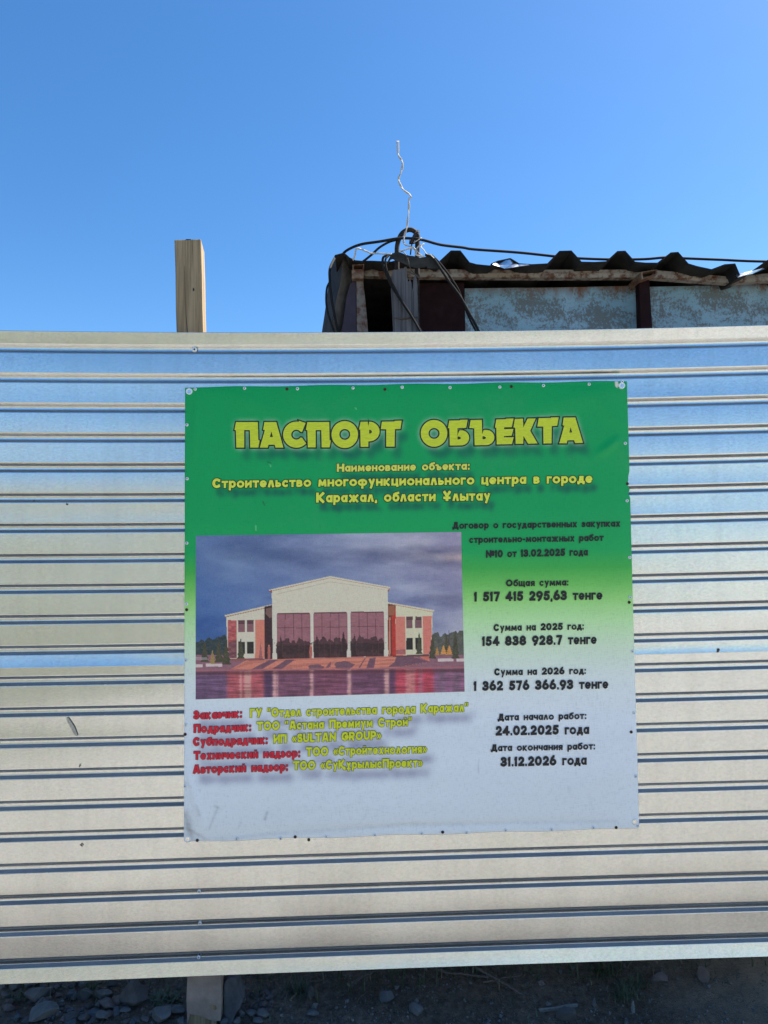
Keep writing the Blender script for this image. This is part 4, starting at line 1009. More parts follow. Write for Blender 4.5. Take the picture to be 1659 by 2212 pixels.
# corrugated roof
YR = YS-0.12
prof = np.vstack([ZA.px([(222, 238), (352, 203), (385, 222), (440, 272), (530, 315), (640, 325), (780, 322), (940, 330)]), ZB.px([(480, 700), (700, 640), (1000, 640), (1270, 702)]),
                  Z1.px([(1150, 1046), (1225, 1046), (1300, 1143), (1360, 1160), (1480, 1170)]), Z2.px([(95, 150), (130, 135), (200, 120), (250, 150), (320, 155), (412, 150), (480, 79), (545, 77), (602, 140), (680, 142), (745, 138), (808, 80), (850, 78), (905, 140), (965, 146), (1035, 146), (1110, 88), (1150, 85), (1207, 150), (1260, 166),
                  (1340, 183), (1415, 155), (1472, 150), (1502, 220), (1560, 200), (1659, 130), (1720, 128), (1790, 200), (1990, 205), (2060, 130), (2120, 130), (2200, 200), (2400, 200), (2470, 130), (2530, 130), (2600, 200), (3500, 200)])])
pr_ = unproj(prof, YR)
v = []; f = []
ysr = [0.0, 0.05, 0.35, 0.9, 1.6, 2.2]
for j, dy in enumerate(ysr):
    for i, p in enumerate(pr_):
        jit = 0.004*math.sin(i*3.1+j*1.7) if j else 0
        v.append((p[0]+jit, p[1]+dy, p[2]-0.02*dy+jit))
n = len(pr_)
for j in range(len(ysr)-1):
    for i in range(n-1): f.append((j*n+i, j*n+i+1, (j+1)*n+i+1, (j+1)*n+i))
rf = mesh_from("corrugated_roof", v, f, ROOFM, shed); md = rf.modifiers.new("thickness", 'SOLIDIFY'); md.thickness = 0.004; md.offset = 1
# silver foil lining torn loose on the roof edge
def foil(px, Y0):
    p = Z2.at(px, Y0); n = len(p); v = []; f = []
    for j in range(5):
        for i in range(n):
            q = p[i]; s_ = (RNG.random()-0.5)
            v.append((q[0]+0.01*s_, q[1]+0.03*j+0.012*RNG.random(), q[2]+0.012*(RNG.random()-0.5)-0.004*j))
    for j in range(4):
        for i in range(n-1): f.append((j*n+i, j*n+i+1, (j+1)*n+i+1, (j+1)*n+i))
    o = mesh_from("foil_lining", v, f, FOIL, shed); md = o.modifiers.new("thickness", 'SOLIDIFY'); md.thickness = 0.0015; md.offset = 0
def foil_patch(rows, Y0):
    v = []; f = []; n = len(rows[0])
    for j, r in enumerate(rows):
        for p in Z2.at(r, Y0): v.append((p[0], Y0+0.014*RNG.random()+0.01*j, p[2]))
    for j in range(len(rows)-1):
        for i in range(n-1): f.append((j*n+i, j*n+i+1, (j+1)*n+i+1, (j+1)*n+i))
    o = mesh_from("foil_lining", v, f, FOIL, shed); md = o.modifiers.new("thickness", 'SOLIDIFY'); md.thickness = 0.0015; md.offset = 0
foil_patch([[(100, 152), (140, 165), (170, 172), (210, 170), (250, 160), (310, 153)], [(110, 143), (140, 145), (175, 150), (205, 148), (245, 148), (300, 148)], [(125, 135), (150, 125), (180, 118), (205, 112), (228, 130), (250, 145)]], YR-0.02)
foil_patch([[(1494, 222), (1530, 212), (1580, 200), (1640, 178)], [(1492, 205), (1535, 192), (1585, 182), (1640, 168)], [(1498, 195), (1540, 184), (1590, 176), (1625, 170)]], YR-0.012)
# closed body so that the inside is dark
xl_ = wx(ZA, 430, YS); xr_ = wx(Z2, 3500, YS)
zt_ = Z2.at([(700, 200)], YS)[0][2]
box("back_wall", (xl_, YS+2.0, -0.05), (xr_, YS+2.03, zt_+0.04), MAROON, shed); box("side_wall", (xl_-0.03, YS+0.12, -0.05), (xl_, YS+2.0, zt_-0.02), MAROON, shed); box("side_wall", (xr_, YS+0.06, -0.05), (xr_+0.03, YS+2.0, zt_-0.02), MAROON, shed)

# ------------------------------------------------------------------ broken pole with cables in front of the shed
YQ = YS-0.20
pole = empty("utility_post", tuple(ZA.at([(1280, 1400)], YQ)[0]*np.array([1, 1, 0])))
tag(pole, "weathered grey plank post with a splintered top and iron hoop", "post")
top = [(1075, 700), (1085, 500), (1100, 448), (1150, 450), (1190, 440), (1230, 425), (1250, 430), (1268, 425), (1275, 405), (1300, 400), (1312, 440), (1315, 560), (1325, 600), (1330, 630), (1345, 618), (1358, 570), (1370, 620), (1385, 640), (1392, 720), (1402, 768), (1412, 560),
       (1440, 520), (1450, 545), (1462, 620), (1475, 690), (1470, 760), (1478, 950), (1485, 1200), (1500, 1405)]
q = list(ZA.at(top, YQ)); b_ = ZA.at([(1112, 1405), (1500, 1405)], YQ)
q += [np.array([b_[1][0]+0.03, YQ, 0.0]), np.array([b_[0][0]+0.02, YQ, 0.0]), b_[0]] + list(ZA.at([(1092, 1000)], YQ))
pk_ = prism("splintered_plank", q, 0.045, GREYWOOD, pole)
ck = ZA.at([(1408, 770), (1414, 770), (1418, 1000), (1412, 1200), (1406, 1200), (1410, 1000)], YQ-0.0006)
prism("split", ck, 0.004, DARKREC, pole)
# square iron bar standing behind the plank, hoop rod
prism("iron_bar", list(ZA.at([(1470, 585), (1500, 600), (1508, 1405), (1492, 1405)], YQ+0.05)), 0.03, IRON, pole)
hp = [(572, 900), (572, 560), (575, 440), (600, 330), (650, 230), (725, 172), (800, 160), (865, 190), (910, 250), (912, 340), (908, 560), (905, 960)]
tube("iron_hoop", smooth_path(ZB.at(hp, YQ+0.06), 6), 0.0112, IRON, pole, 10)
tube("bolt", ZB.at([(790, 380), (820, 350), (860, 255), (925, 178)], YQ+0.03), 0.0068, IRON, pole, 8)
prism("bolt_tip", ZB.at([(912, 178), (925, 160), (945, 172), (946, 200), (925, 205)], YQ+0.02), 0.012, WHITEWIRE, pole)
tube("bolt_nut", ZB.at([(775, 365), (820, 370), (865, 355)], YQ+0.04), 0.010, IRON, pole, 6)
tube("hanging_bolt", ZB.at([(822, 380), (805, 480), (795, 575)], YQ+0.05), 0.0032, IRON, pole, 6)
# rubber strip laid over the hoop foot
rb = [(395, 735), (425, 665), (478, 560), (560, 526), (625, 535), (700, 566), (770, 588), (840, 596), (905, 612), (938, 628), (1040, 610), (1090, 582), (1160, 600), (1240, 690), (1285, 800), (1170, 806), (1070, 800), (1068, 768), (985, 786), (910, 795), (860, 785), (800, 765), (740, 748), (680, 715), (615, 688), (540, 660), (505, 640), (470, 650), (430, 705)]
prism("rubber_strip", ZB.at(rb, YQ-0.02), 0.006, RUBBER, pole)
# thin tie wires
for pth in ([(640, 520), (700, 545), (740, 660), (775, 760), (830, 860), (945, 970)], [(700, 550), (735, 600), (765, 690), (790, 790), (860, 880), (955, 960)], [(735, 850), (800, 870), (880, 920), (960, 965)], [(750, 860), (840, 900), (950, 950)]):
    tube("tie_wire", smooth_path(ZB.at(pth, YQ-0.03), 5), 0.0016, THINWIRE, pole, 5)
for pth in ([(1100, 1160), (1180, 1182), (1290, 1180), (1420, 1165), (1490, 1170)], [(1100, 1165), (1250, 1195), (1400, 1172), (1480, 1160)]):
    tube("tie_wire", smooth_path(ZA.at(pth, YQ-0.004), 5), 0.0018, THINWIRE, pole, 5)

# cables and wires: each one a thing
def cable(name, pts, rad, mat, label, cat, ys=None, flat=1.0, group=None):
    P3 = []
    for i, (crop, x, y, Y) in enumerate(pts): P3.append(crop.at([(x, y)], Y)[0])
    o = tube(name, smooth_path(P3, 7), rad*0.92, mat, None, 8, flat); tag(o, label, cat, group)
    return o
yc = YQ-0.0
cable("power_cable", [(ZA, 330, 330, YS+0.1), (ZA, 352, 205, YS-0.06), (ZA, 470, 120, YS-0.10), (ZA, 640, 60, YQ+0.06), (ZA, 900, 22, YQ+0.03), (ZB, 560, 308, YQ+0.03), (ZB, 700, 300, YQ+0.035), (ZB, 850, 308, YQ+0.03), (ZB, 1020, 335, YQ+0.03), (ZB, 1300, 410, YQ+0.06), (ZB, 1660, 455, YQ+0.1),
                      (Z2, 0, 67, YQ+0.12), (Z2, 250, 85, YQ+0.16), (Z2, 470, 108, YQ+0.2), (Z2, 600, 118, YQ+0.22), (Z2, 780, 124, YQ+0.24), (Z2, 960, 122, YQ+0.24), (Z2, 1080, 113, YQ+0.24), (Z2, 1200, 118, YQ+0.24), (Z2, 1400, 126, YQ+0.24), (Z2, 1660, 136, YQ+0.24), (Z2, 2500, 150, YQ+0.3)],
      0.0070, CABLE, "thick black cable running along the roof edge through the iron hoop", "cable")
cable("power_cable", [(ZA, 610, 345, YR+0.02), (ZA, 660, 315, YR), (ZA, 780, 220, YQ+0.05), (ZA, 900, 110, YQ+0.04), (ZA, 1040, 30, YQ+0.045), (ZB, 560, 330, YQ+0.05)], 0.0058, CABLE, "short black cable slanting up from the roof to the hoop's left side", "cable")
cable("power_cable", [(ZB, 470, 570, YQ-0.02), (ZB, 400, 590, YQ-0.035), (ZB, 345, 620, YQ-0.035), (ZB, 335, 700, YQ-0.035), (ZB, 365, 820, YQ-0.035), (ZB, 420, 960, YQ-0.03), (ZA, 1085, 700, YQ-0.015), (ZA, 1180, 850, YQ-0.012), (ZA, 1340, 1090, YQ-0.012), (ZA, 1545, 1400, YQ-0.012), (ZA, 1640, 1540, YQ-0.012)], 0.0062, CABLE, "black cable crossing the grey plank diagonally, the outer of the twin pair", "cable")
cable("power_cable", [(ZB, 440, 585, YQ-0.03), (ZB, 385, 650, YQ-0.045), (ZB, 385, 760, YQ-0.045), (ZB, 425, 900, YQ-0.04), (ZB, 480, 1020, YQ-0.035), (ZA, 1140, 745, YQ-0.026), (ZA, 1215, 890, YQ-0.024), (ZA, 1365, 1120, YQ-0.024), (ZA, 1520, 1390, YQ-0.024), (ZA, 1600, 1540, YQ-0.024)], 0.0052, CABLE, "thinner black cable of the twin pair, hanging nearer over the grey plank", "cable")
cable("power_cable", [(ZB, 1040, 575, YQ-0.03), (ZB, 1130, 590, YQ-0.035), (ZB, 1210, 680, YQ-0.035), (ZB, 1330, 860, YQ-0.03), (ZB, 1450, 1040, YQ-0.02), (ZB, 1600, 1240, YQ), (Z1, 1280, 1520, YQ), (Z1, 1390, 1730, YQ), (Z1, 1440, 1830, YQ)], 0.0066, CABLE, "black cable hanging right of the plank down past the maroon sheet", "cable")
cable("power_cable", [(ZB, 1150, 585, YQ-0.02), (ZB, 1260, 690, YQ-0.02), (ZB, 1390, 850, YQ-0.015), (ZB, 1500, 1010, YQ-0.005), (ZB, 1590, 1160, YQ+0.01), (Z1, 1230, 1420, YQ+0.02), (Z1, 1300, 1600, YQ+0.02), (Z1, 1400, 1790, YQ+0.02)], 0.0054, CABLE, "second black cable hanging behind the first beside the maroon sheet", "cable")
cable("power_cable", [(ZA, 215, 280, YS+0.1), (ZA, 150, 430, YS-0.05), (ZA, 148, 620, YS-0.07), (ZA, 170, 850, YS-0.08), (ZA, 205, 1060, YS-0.08), (ZA, 250, 1280, YS-0.08), (ZA, 285, 1420, YS-0.08), (ZA, 330, 1600, YS-0.08)], 0.0068, CABLE, "black cable hanging down the outer corner of the side sheet", "cable")
cable("power_cable", [(ZA, 145, 630, YS-0.04), (ZA, 105, 720, YS-0.06), (ZA, 92, 860, YS-0.07), (ZA, 100, 1010, YS-0.075), (ZA, 140, 1170, YS-0.08), (ZA, 185, 1310, YS-0.08), (ZA, 220, 1410, YS-0.08), (ZA, 270, 1560, YS-0.08)], 0.0052, CABLE, "black cable bowing out farthest left of the side sheet", "cable")
# white twisted wire standing up like an aerial
wp = [(Z1, 706, 132), (Z1, 708, 190), (Z1, 712, 250), (Z1, 735, 285), (Z1, 746, 320), (Z1, 738, 385), (Z1, 715, 440), (Z1, 722, 480), (Z1, 752, 535), (Z1, 800, 572), (Z1, 817, 598), (Z1, 800, 615), (Z1, 800, 680), (Z1, 792, 770), (Z1, 782, 850), (Z1, 768, 900), (Z1, 756, 960), (Z1, 766, 990), (Z1, 790, 1002), (Z1, 825, 1012), (Z1, 852, 1040), (Z1, 862, 1080)]
base = np.array([c.at([(x, y)], YQ+0.02)[0] for c, x, y in wp]); sp_ = smooth_path(base, 5)
v = []; f = []
for k, ph in enumerate((0.0, math.pi)):
    pth = []
    for i, p in enumerate(sp_):
        a = i*0.42+ph; r = 0.0027 if i > 8 else 0.0027+0.0016*(8-i)/8*0.6
        if i < 9: a = ph
        pth.append(p + np.array([r*math.cos(a), r*math.sin(a), 0]))
    vv_, ff_ = tube_geo(pth, 0.0025, 7); o_ = len(v); v += vv_; f += [tuple(x+o_ for x in q_) for q_ in ff_]
aer = mesh_from("twisted_wire", v, f, WHITEWIRE, None, smooth=True)
tag(aer, "white twisted wire standing up crookedly from the iron hoop into the sky", "wire")
cable("bell_wire", [(ZA, 500, 305, YR-0.01), (ZA, 530, 220, YR-0.03), (ZA, 545, 140, YR-0.05), (ZA, 590, 128, YR-0.05), (ZA, 690, 165, YQ+0.05), (ZA, 780, 200, YQ+0.03), (ZA, 900, 205, YQ+0.0), (ZA, 1040, 212, YQ-0.03), (ZB, 480, 560, YQ-0.035)], 0.0042, WHITEWIRE, "white wire looping from the roof corner to the foot of the hoop", "wire", flat=0.5)
cable("bell_wire", [(ZB, 620, 515, YQ), (ZB, 700, 495, YQ-0.01), (ZB, 790, 468, YQ-0.015), (ZB, 860, 470, YQ-0.02), (ZB, 890, 520, YQ-0.025), (ZB, 880, 570, YQ-0.03), (ZB, 930, 590, YQ-0.035), (ZB, 1015, 605, YQ-0.035), (ZB, 940, 560, YQ-0.03), (ZB, 900, 490, YQ-0.025), (ZB, 930, 440, YQ-0.02), (ZB, 1020, 395, YQ-0.02), (ZB, 970, 440, YQ-0.03), (ZB, 1020, 500, YQ-0.035), (ZB, 1060, 560, YQ-0.035), (ZB, 1130, 580, YQ-0.042), (ZB, 1185, 632, YQ-0.045)],
      0.0038, WHITEWIRE, "tangled white wire knotted round the right leg of the hoop", "wire", flat=0.6)
cable("tie_string", [(ZB, 850, 370, YQ), (ZB, 900, 345, YQ-0.005), (ZB, 970, 298, YQ-0.005), (ZB, 985, 310, YQ+0.02)], 0.0020, WHITEWIRE, "pale string tying the thick cable to the hoop", "string")

# ------------------------------------------------------------------ stones, sticks and weeds on the ground under the fence
def rock_mesh(seed, sx_, sy_, sz_, facets=9):
    r = random.Random(seed); bm = bmesh.new(); bmesh.ops.create_icosphere(bm, subdivisions=3, radius=1.0)
    planes = []
    for _ in range(facets+9):
        n_ = Vector((r.gauss(0, 1), r.gauss(0, 1), r.gauss(0, 1))).normalized(); planes.append((n_, r.uniform(0.42, 0.78)))
    offs = [Vector((r.uniform(0, 50), r.uniform(0, 50), r.uniform(0, 50)))]
    for v_ in bm.verts:
        p = v_.co.copy()
        for n_, d in planes:
            k = p.dot(n_)
            if k > d: p -= n_*(k-d)*0.98
        h = math.sin(p.x*7+offs[0].x)*math.sin(p.y*6+offs[0].y)*math.sin(p.z*8+offs[0].z)
        p *= 1+0.035*h+0.02*r.uniform(-1, 1)
        v_.co = p
    lo_ = [min(v_.co[i] for v_ in bm.verts) for i in range(3)]; hi_ = [max(v_.co[i] for v_ in bm.verts) for i in range(3)]
    for v_ in bm.verts:
        for i, s_ in enumerate((sx_, sy_, sz_)): v_.co[i] = ((v_.co[i]-lo_[i])/(hi_[i]-lo_[i])-0.5)*s_
    me = bpy.data.meshes.new("stone"); bm.to_mesh(me); bm.free()
    return me
def hit(u, v):
    z = -0.07
    for _ in range(8):
        p = onground(u, v, z); z = float(gh(np.array([p[0]]), np.array([p[1]]))[0])
    return onground(u, v, z)
def rock(crop, bx, mat, label, name="rock", group=None, tilt=0.0, seed=None, deep=0.75, cat="rock"):
    x0, y0, x1, y1 = bx; px = crop.px([((x0+x1)/2, y1), (x0, y1), (x1, y1), ((x0+x1)/2, y0)])
    c = hit(px[0][0], px[0][1]-1.0); k = (c[1]-CAM[1])/F
    wd = (px[2][0]-px[1][0])*k; hp_ = (px[0][1]-px[3][1])*k
    # the view looks down at about 31 degrees: picture height = height*cos + depth*sin
    d = wd*deep; h_ = max(0.35*hp_, (hp_-d*0.52)/0.86); h_ = min(h_, hp_*1.05)
    if seed is None: seed = int(x0*7+y0*3)
    me = rock_mesh(seed, wd, d, h_*1.25); me.materials.append(mat)
    o = bpy.data.objects.new(name, me); COL.objects.link(o)
    o.location = (c[0], c[1]+d*0.42, c[2]+h_*0.42); o.rotation_euler = (0, tilt, 0)
    tag(o, label, cat, group); return o
W_ = Crop(0, 3850, 1.8433); XW = Crop(850, 3830, 2.0738); YW = Crop(1600, 3830, 2.0738); ZW = Crop(2300, 3780, 2.149)
SG = "small stones among the rocks left of the post"; SL = "small grey stone among the bigger rocks under the left part of the fence"
for bx, mt_, lb in [((155, 180, 335, 312), ROCKG, "smooth slanted grey rock just under the fence, second big one from the left"), ((185, 300, 400, 456), ROCKG, "big blocky grey rock at the bottom, nearest the left corner"),
                    ((680, 185, 815, 298), ROCKG, "angular grey rock with a flat top midway along the left stones"), ((708, 270, 842, 368), ROCKR, "reddish grey rock tucked below the flat topped angular rock"),
                    ((850, 150, 1065, 348), ROCKD, "biggest round dark boulder under the fence left of the post"), ((620, 348, 730, 402), ROCKB, "low flat bluish rock in front of the reddish rock"),
                    ((685, 355, 800, 448), ROCKG, "pale wedge shaped rock at the bottom edge left of centre stones"), ((1105, 335, 1250, 470), ROCKG, "tall leaning grey rock left of the post foot"),
                    ((1235, 308, 1362, 390), ROCKG, "pale rounded rock touching the left side of the post"), ((565, 378, 648, 456), ROCKD, "dark round stone half buried at the bottom edge"),
                    ((818, 250, 888, 325), ROCKR, "small reddish stone wedged against the biggest boulder"), ((560, 190, 672, 280), ROCKD, "dark greenish rock with weeds left of the angular rock")]:
    rock(W_, bx, mt_, lb)
for bx in [(370, 155, 430, 202), (500, 145, 560, 197), (570, 130, 650, 187), (0, 215, 62, 268), (60, 150, 140, 217), (780, 120, 856, 192), (1015, 100, 1062, 162), (0, 300, 92, 366), (340, 355, 382, 422), (1028, 405, 1096, 452), (940, 412, 1022, 456), (160, 148, 230, 197), (478, 205, 562, 272), (610, 305, 665, 345), (420, 300, 470, 335), (250, 140, 300, 180), (880, 330, 960, 372), (480, 340, 540, 372), (440, 390, 520, 450), (90, 380, 150, 430), (700, 130, 750, 170)]:
    rock(W_, bx, RNG.choice([ROCKG, ROCKD, ROCKB, ROCKR]), SL, "stone", SG, cat="stone")
fill = [rock_mesh(950+i, 1, 0.9, 0.62, 8) for i in range(6)]
for me, mt_ in zip(fill, (ROCKG, ROCKD, ROCKR, ROCKB, ROCKD, ROCKG)): me.materials.append(mt_)
for k in range(75):
    u = RNG.uniform(-40, 1390); v_ = RNG.uniform(150, 460)
    c = hit(*W_.px([(u, v_)])[0]); s_ = RNG.choice([0.014, 0.02, 0.026, 0.034, 0.045])*RNG.uniform(0.8, 1.2)
    o = bpy.data.objects.new("stone", fill[k % 6]); COL.objects.link(o); o.scale = (s_, s_*RNG.uniform(0.7, 1.1), s_*RNG.uniform(0.7, 1.1)); o.rotation_euler = (RNG.uniform(-.3, .3), RNG.uniform(-.3, .3), RNG.uniform(0, 6.28))
    o.location = (c[0], c[1], c[2]+s_*0.18); tag(o, SL, "stone", SG)
slab = [(96, 210), (112, 190), (130, 178), (152, 168), (185, 174), (198, 190), (205, 222), (212, 272), (224, 305), (236, 335), (243, 372), (232, 405), (222, 432), (204, 455), (188, 482), (172, 520), (160, 560), (118, 565), (98, 480), (92, 400), (90, 300)]
sl_ = prism("rock", XW.at(slab, 0.045), 0.045, ROCKB, None, shift=(0.004, 0.02, -0.006)); bevel(sl_, 0.010, 3)
tag(sl_, "tall dark slab standing on edge against the right side of the post", "rock")
rock(XW, (60, 505, 124, 570), ROCKB, "small bluish stone at the bottom right of the post foot", "stone", cat="stone")
rock(XW, (780, 240, 852, 342), ROCKD, "dark stone half buried right of the gravel heap", "stone", cat="stone")
rock(XW, (1385, 255, 1512, 378), ROCKB, "bluish blocky rock on the dirt below the banner", )
rock(YW, (78, 380, 202, 498), ROCKG, "angular light grey rock standing alone on the bare dirt")
rock(YW, (1132, 188, 1202, 248), ROCKR, "reddish stone lying just right of the crossed branches", "stone", cat="stone")
rock(YW, (1300, 418, 1472, 545), ROCKD, "flat dark shard resting against the pale stick", deep=0.5)
rock(ZW, (662, 218, 808, 332), ROCKR, "brownish squarish rock in the bank under the right part of the fence")
rock(ZW, (1055, 178, 1168, 338), ROCKR, "pointed reddish rock farthest right under the fence")
rock(ZW, (150, 470, 190, 540), ROCKG, "small pale chip left of the weed tuft on the right", "stone", cat="stone")
for bx in [(205, 436, 270, 502), (270, 430, 370, 500), (360, 430, 465, 520), (165, 500, 230, 560), (330, 500, 420, 560), (780, 430, 880, 500)]:
    rock(XW, bx, ROCKG, "grey stone in front of the gravel heap right of the post", "stone", "stones in front of the gravel heap", cat="stone")
# heap of gravel pebbles right of the slab
protos = [rock_mesh(900+i, 1, 0.8, 0.75, 6) for i in range(5)]
for me, mt_ in zip(protos, (ROCKG, ROCKR, ROCKD, ROCKR, ROCKG)): me.materials.append(mt_)
for k in range(46):
    u = RNG.uniform(235, 530); v_ = RNG.uniform(250, 470)
    if k % 3 == 0: u = RNG.uniform(260, 500); v_ = RNG.uniform(300, 430)
    px = XW.px([(u, v_)])[0]; c = hit(*px); s_ = RNG.uniform(0.012, 0.024)
    o = bpy.data.objects.new("pebble", protos[k % 5]); COL.objects.link(o); o.scale = (s_, s_, s_); o.rotation_euler = (RNG.uniform(-.5, .5), RNG.uniform(-.5, .5), RNG.uniform(0, 6.28))
    o.location = (c[0], c[1], c[2]+s_*0.30); tag(o, "rounded pebble in the gravel heap beside the dark standing slab", "pebble", "pebbles of the gravel heap")
# loose grit everywhere: nobody could count it
v = []; f = []
tetra = [(1, 1, 1), (-1, -1, 1), (-1, 1, -1), (1, -1, -1), (0, 0, 1.3), (0.2, 1.1, 0)]
for k in range(5200):
    x = NP.uniform(-1.6, 1.8); y = NP.uniform(-0.12, 0.42); s_ = abs(NP.normal(0, 0.0022))+0.0012
    if NP.rand() < 0.07: s_ *= 2.2
    z = float(gh(np.array([x]), np.array([y]))[0]) + s_*0.3
    rot = Matrix.Rotation(NP.uniform(0, 6.28), 3, Vector(NP.normal(0, 1, 3)).normalized())
    o_ = len(v)
    for c in ((1, 0, 0), (-1, 0, 0), (0, 1, 0), (0, -1, 0), (0, 0, 1), (0, 0, -1)):
        p = rot @ (Vector(c)*s_*NP.uniform(0.7, 1.2)); v.append((x+p.x, y+p.y, z+p.z))
    for t3 in ((0, 2, 4), (2, 1, 4), (1, 3, 4), (3, 0, 4), (2, 0, 5), (1, 2, 5), (3, 1, 5), (0, 3, 5)): f.append(tuple(o_+i for i in t3))
GRIT = mk_rock("light_grit", (0.085, 0.075, 0.066), (0.30, 0.275, 0.25))
tag(mesh_from("gravel", v, f, GRIT), "fine loose grit scattered over the dirt", "gravel", kind='stuff')
# sticks
def stick(pts, r, mat, label, name="stick", taper=0.5, cat="stick", lift=0.012, branch=None):
    p = []
    for i, (crop, x, y) in enumerate(pts):
        c = hit(*crop.px([(x, y)])[0]); p.append(c+np.array([0, 0, lift]))
    sp2 = smooth_path(p, 6); rad = [r*(1-(1-taper)*i/len(sp2)) for i in range(len(sp2))]
    sp2 = [q_+np.array([0, 0, 0.0015*math.sin(i*1.9)]) for i, q_ in enumerate(sp2)]
    o = tube(name, sp2, rad, mat, None, 7); tag(o, label, cat); return o
stick([(YW, 545, 70), (YW, 640, 125), (YW, 760, 190), (YW, 900, 270), (YW, 1022, 348)], 0.0070, TWIG, "thickest dead branch slanting down right from under the fence", "branch", 0.6, "branch", 0.016)
stick([(YW, 296, 124), (YW, 400, 155), (YW, 520, 162), (YW, 640, 180), (YW, 740, 190)], 0.0045, TWIG, "thin dead branch lying across behind the thickest branch", "branch", 0.9, "branch")
stick([(YW, 692, 232), (YW, 780, 215), (YW, 880, 192), (YW, 1005, 178)], 0.0042, TWIG, "short twig crossing the lower half of the thickest branch", "twig", 0.6, "twig")
stick([(YW, 420, 110), (YW, 450, 140), (YW, 490, 160)], 0.0030, TWIG, "tiny forked twig rising from the thin branch", "twig", 0.6, "twig")
stick([(XW, 1385, 110), (XW, 1310, 160), (XW, 1220, 205), (XW, 1155, 270)], 0.0045, TWIG, "pale bent root curving down from the fence edge below the banner", "twig", 0.6, "twig")
stick([(XW, 320, 140), (XW, 370, 165), (XW, 420, 170), (XW, 500, 165), (XW, 590, 130)], 0.0045, TWIG, "root lying under the fence above the gravel heap", "twig", 0.7, "twig")
stick([(XW, 600, 138), (XW, 680, 150), (XW, 760, 150)], 0.004, TWIG, "short twig right of the root above the gravel heap", "twig", 0.7, "twig")
stick([(XW, 640, 385), (XW, 670, 350), (XW, 700, 320)], 0.003, DRYGRASS, "dry stalk right of the gravel heap", "stalk", 0.7, "stalk")
stick([(XW, 800, 225), (XW, 860, 222), (XW, 920, 212)], 0.0035, TWIG, "twig lying above the half buried dark stone", "twig", 0.7, "twig")
pw = [hit(*YW.px([q_])[0])+np.array([0, 0, 0.012]) for q_ in [(1150, 450), (1165, 466), (1360, 440), (1478, 420), (1470, 408), (1375, 416), (1300, 434)]]
a = np.array(pw); n = len(a); tri = tessellate_polygon([[Vector((p_[0], p_[1], 0)) for p_ in a]]); b = a-np.array([0, 0, 0.008])
f = [t_ for t_ in tri]+[(t_[2]+n, t_[1]+n, t_[0]+n) for t_ in tri]+[(i, (i+1) % n, (i+1) % n+n, i+n) for i in range(n)]
o = mesh_from("wood_splinter", np.vstack([a, b]), f, PALEWOOD); fix_normals(o); tag(o, "pale flat wood splinter lying on the dirt under the right of the banner", "splinter")
pw = ZW.px([(470, 505), (500, 570)]); c = hit(*pw[1])
v, f = tube_geo([c+np.array([0, 0, -0.005]), c+np.array([0.001, 0.004, 0.018]), c+np.array([0.002, 0.006, 0.034])], [0.009, 0.007, 0.004], 6)
tag(mesh_from("wood_stub", v, f, PALEWOOD), "pale broken stub sticking out of the dirt below the weed tuft", "stub")
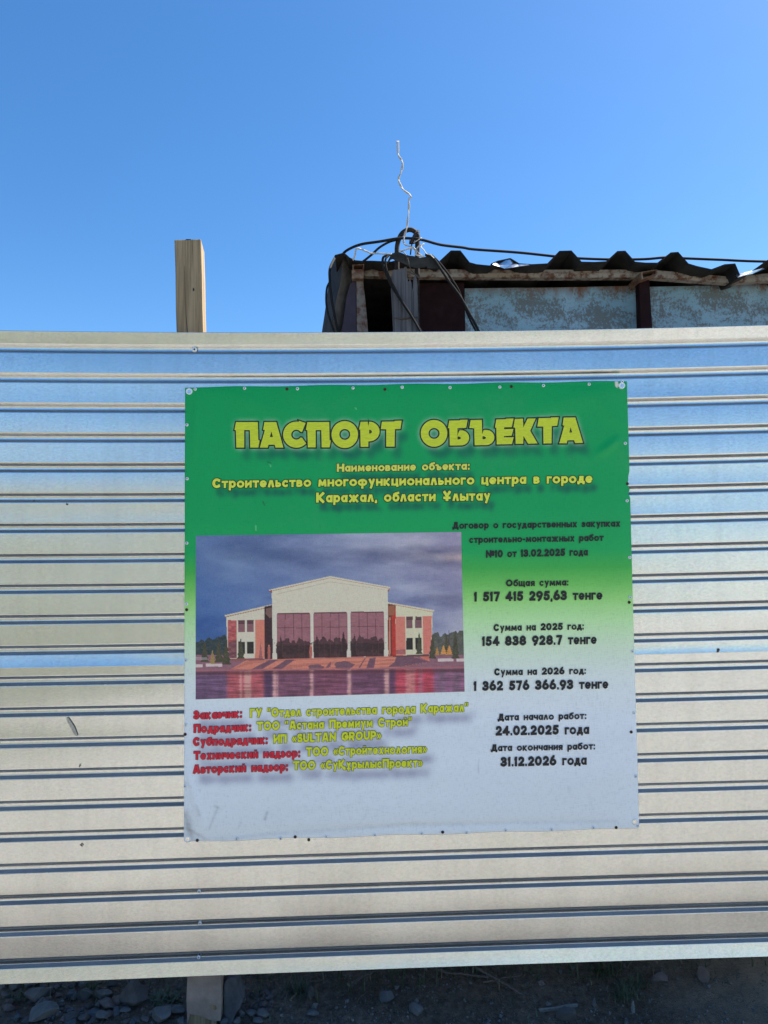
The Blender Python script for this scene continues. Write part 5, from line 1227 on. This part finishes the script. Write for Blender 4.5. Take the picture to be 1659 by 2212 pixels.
# grass fringe along the foot of the fence (stuff) and single weeds
def blade(v, f, base_, h_, lean, wd, rs):
    a = rs.uniform(0, 6.28); d = np.array([math.cos(a), math.sin(a), 0]); s_ = np.array([-d[1], d[0], 0]); o_ = len(v)
    for k in range(4):
        t_ = k/3; p = base_ + d*lean*t_*t_ + np.array([0, 0, h_*t_*(1-0.35*t_*lean/max(h_, 1e-3))]); w2 = wd*(1-t_)**0.7
        v += [p-s_*w2, p+s_*w2]
    for k in range(3): f.append((o_+2*k, o_+2*k+1, o_+2*k+3, o_+2*k+2))
def fringe(n, xr, yr, hr, mat, name, label, dens=None):
    v, f = [], []
    for _ in range(n):
        x = RNG.uniform(*xr); y = RNG.uniform(*yr)
        if dens and RNG.random() > dens(x): continue
        z = float(gh(np.array([x]), np.array([y]))[0])
        blade(v, f, np.array([x, y, z-0.003]), RNG.uniform(*hr), RNG.uniform(0.01, 0.09), RNG.uniform(0.0012, 0.0034), RNG)
    o = mesh_from(name, v, f, mat); tag(o, label, "grass", kind='stuff'); return o
den = lambda x: 0.25 if x < -0.5 else (0.75 if x < 0.1 else 1.0)
fringe(1500, (-1.6, 1.7), (0.16, 0.55), (0.03, 0.12), GRASS, "grass", "short green grass growing behind the foot of the fence", den)
fringe(900, (-1.6, 1.9), (0.12, 0.5), (0.02, 0.09), DRYGRASS, "dry_grass", "dry straw coloured grass under the fence", lambda x: 0.2 if x < 0.3 else 0.9)
fringe(260, (-1.5, 1.7), (-0.02, 0.3), (0.012, 0.05), WEED, "ground_weeds", "tiny weeds sprouting between stones and dirt", None)
def weed(crop, x, y, r, n, mat, label, broad=1.0):
    c = hit(*crop.px([(x, y)])[0]); root = empty("weed", tuple(c)); tag(root, label, "weed")
    v, f = [], []
    for _ in range(n): blade(v, f, c+np.array([RNG.gauss(0, r*0.35), RNG.gauss(0, r*0.25), -0.003]), RNG.uniform(0.3, 1.0)*r, RNG.uniform(0.3, 1.0)*r, 0.0022*broad, RNG)
    mesh_from("leaves", v, f, mat, root)
weed(ZW, 420, 430, 0.075, 150, WEED, "dusty weed tuft on the bank under the right end of the banner")
weed(ZW, 520, 340, 0.06, 80, WEED, "thin weed growing behind the dusty tuft")
weed(ZW, 250, 260, 0.09, 50, GRASS, "long bladed grass clump drooping left of the brownish rock", 1.6)
weed(XW, 720, 290, 0.07, 90, WEED, "small green weed right of the gravel heap")
weed(W_, 680, 200, 0.06, 40, GRASS, "upright grass clump between the angular rock and the fence")
weed(W_, 1185, 285, 0.06, 26, WEED, "jagged leafed weed left of the post", 3.0)
weed(W_, 1265, 290, 0.05, 22, WEED, "leafy weed growing against the left side of the post", 2.6)
weed(W_, 110, 270, 0.05, 40, WEED, "thin weed between stones at the far left")
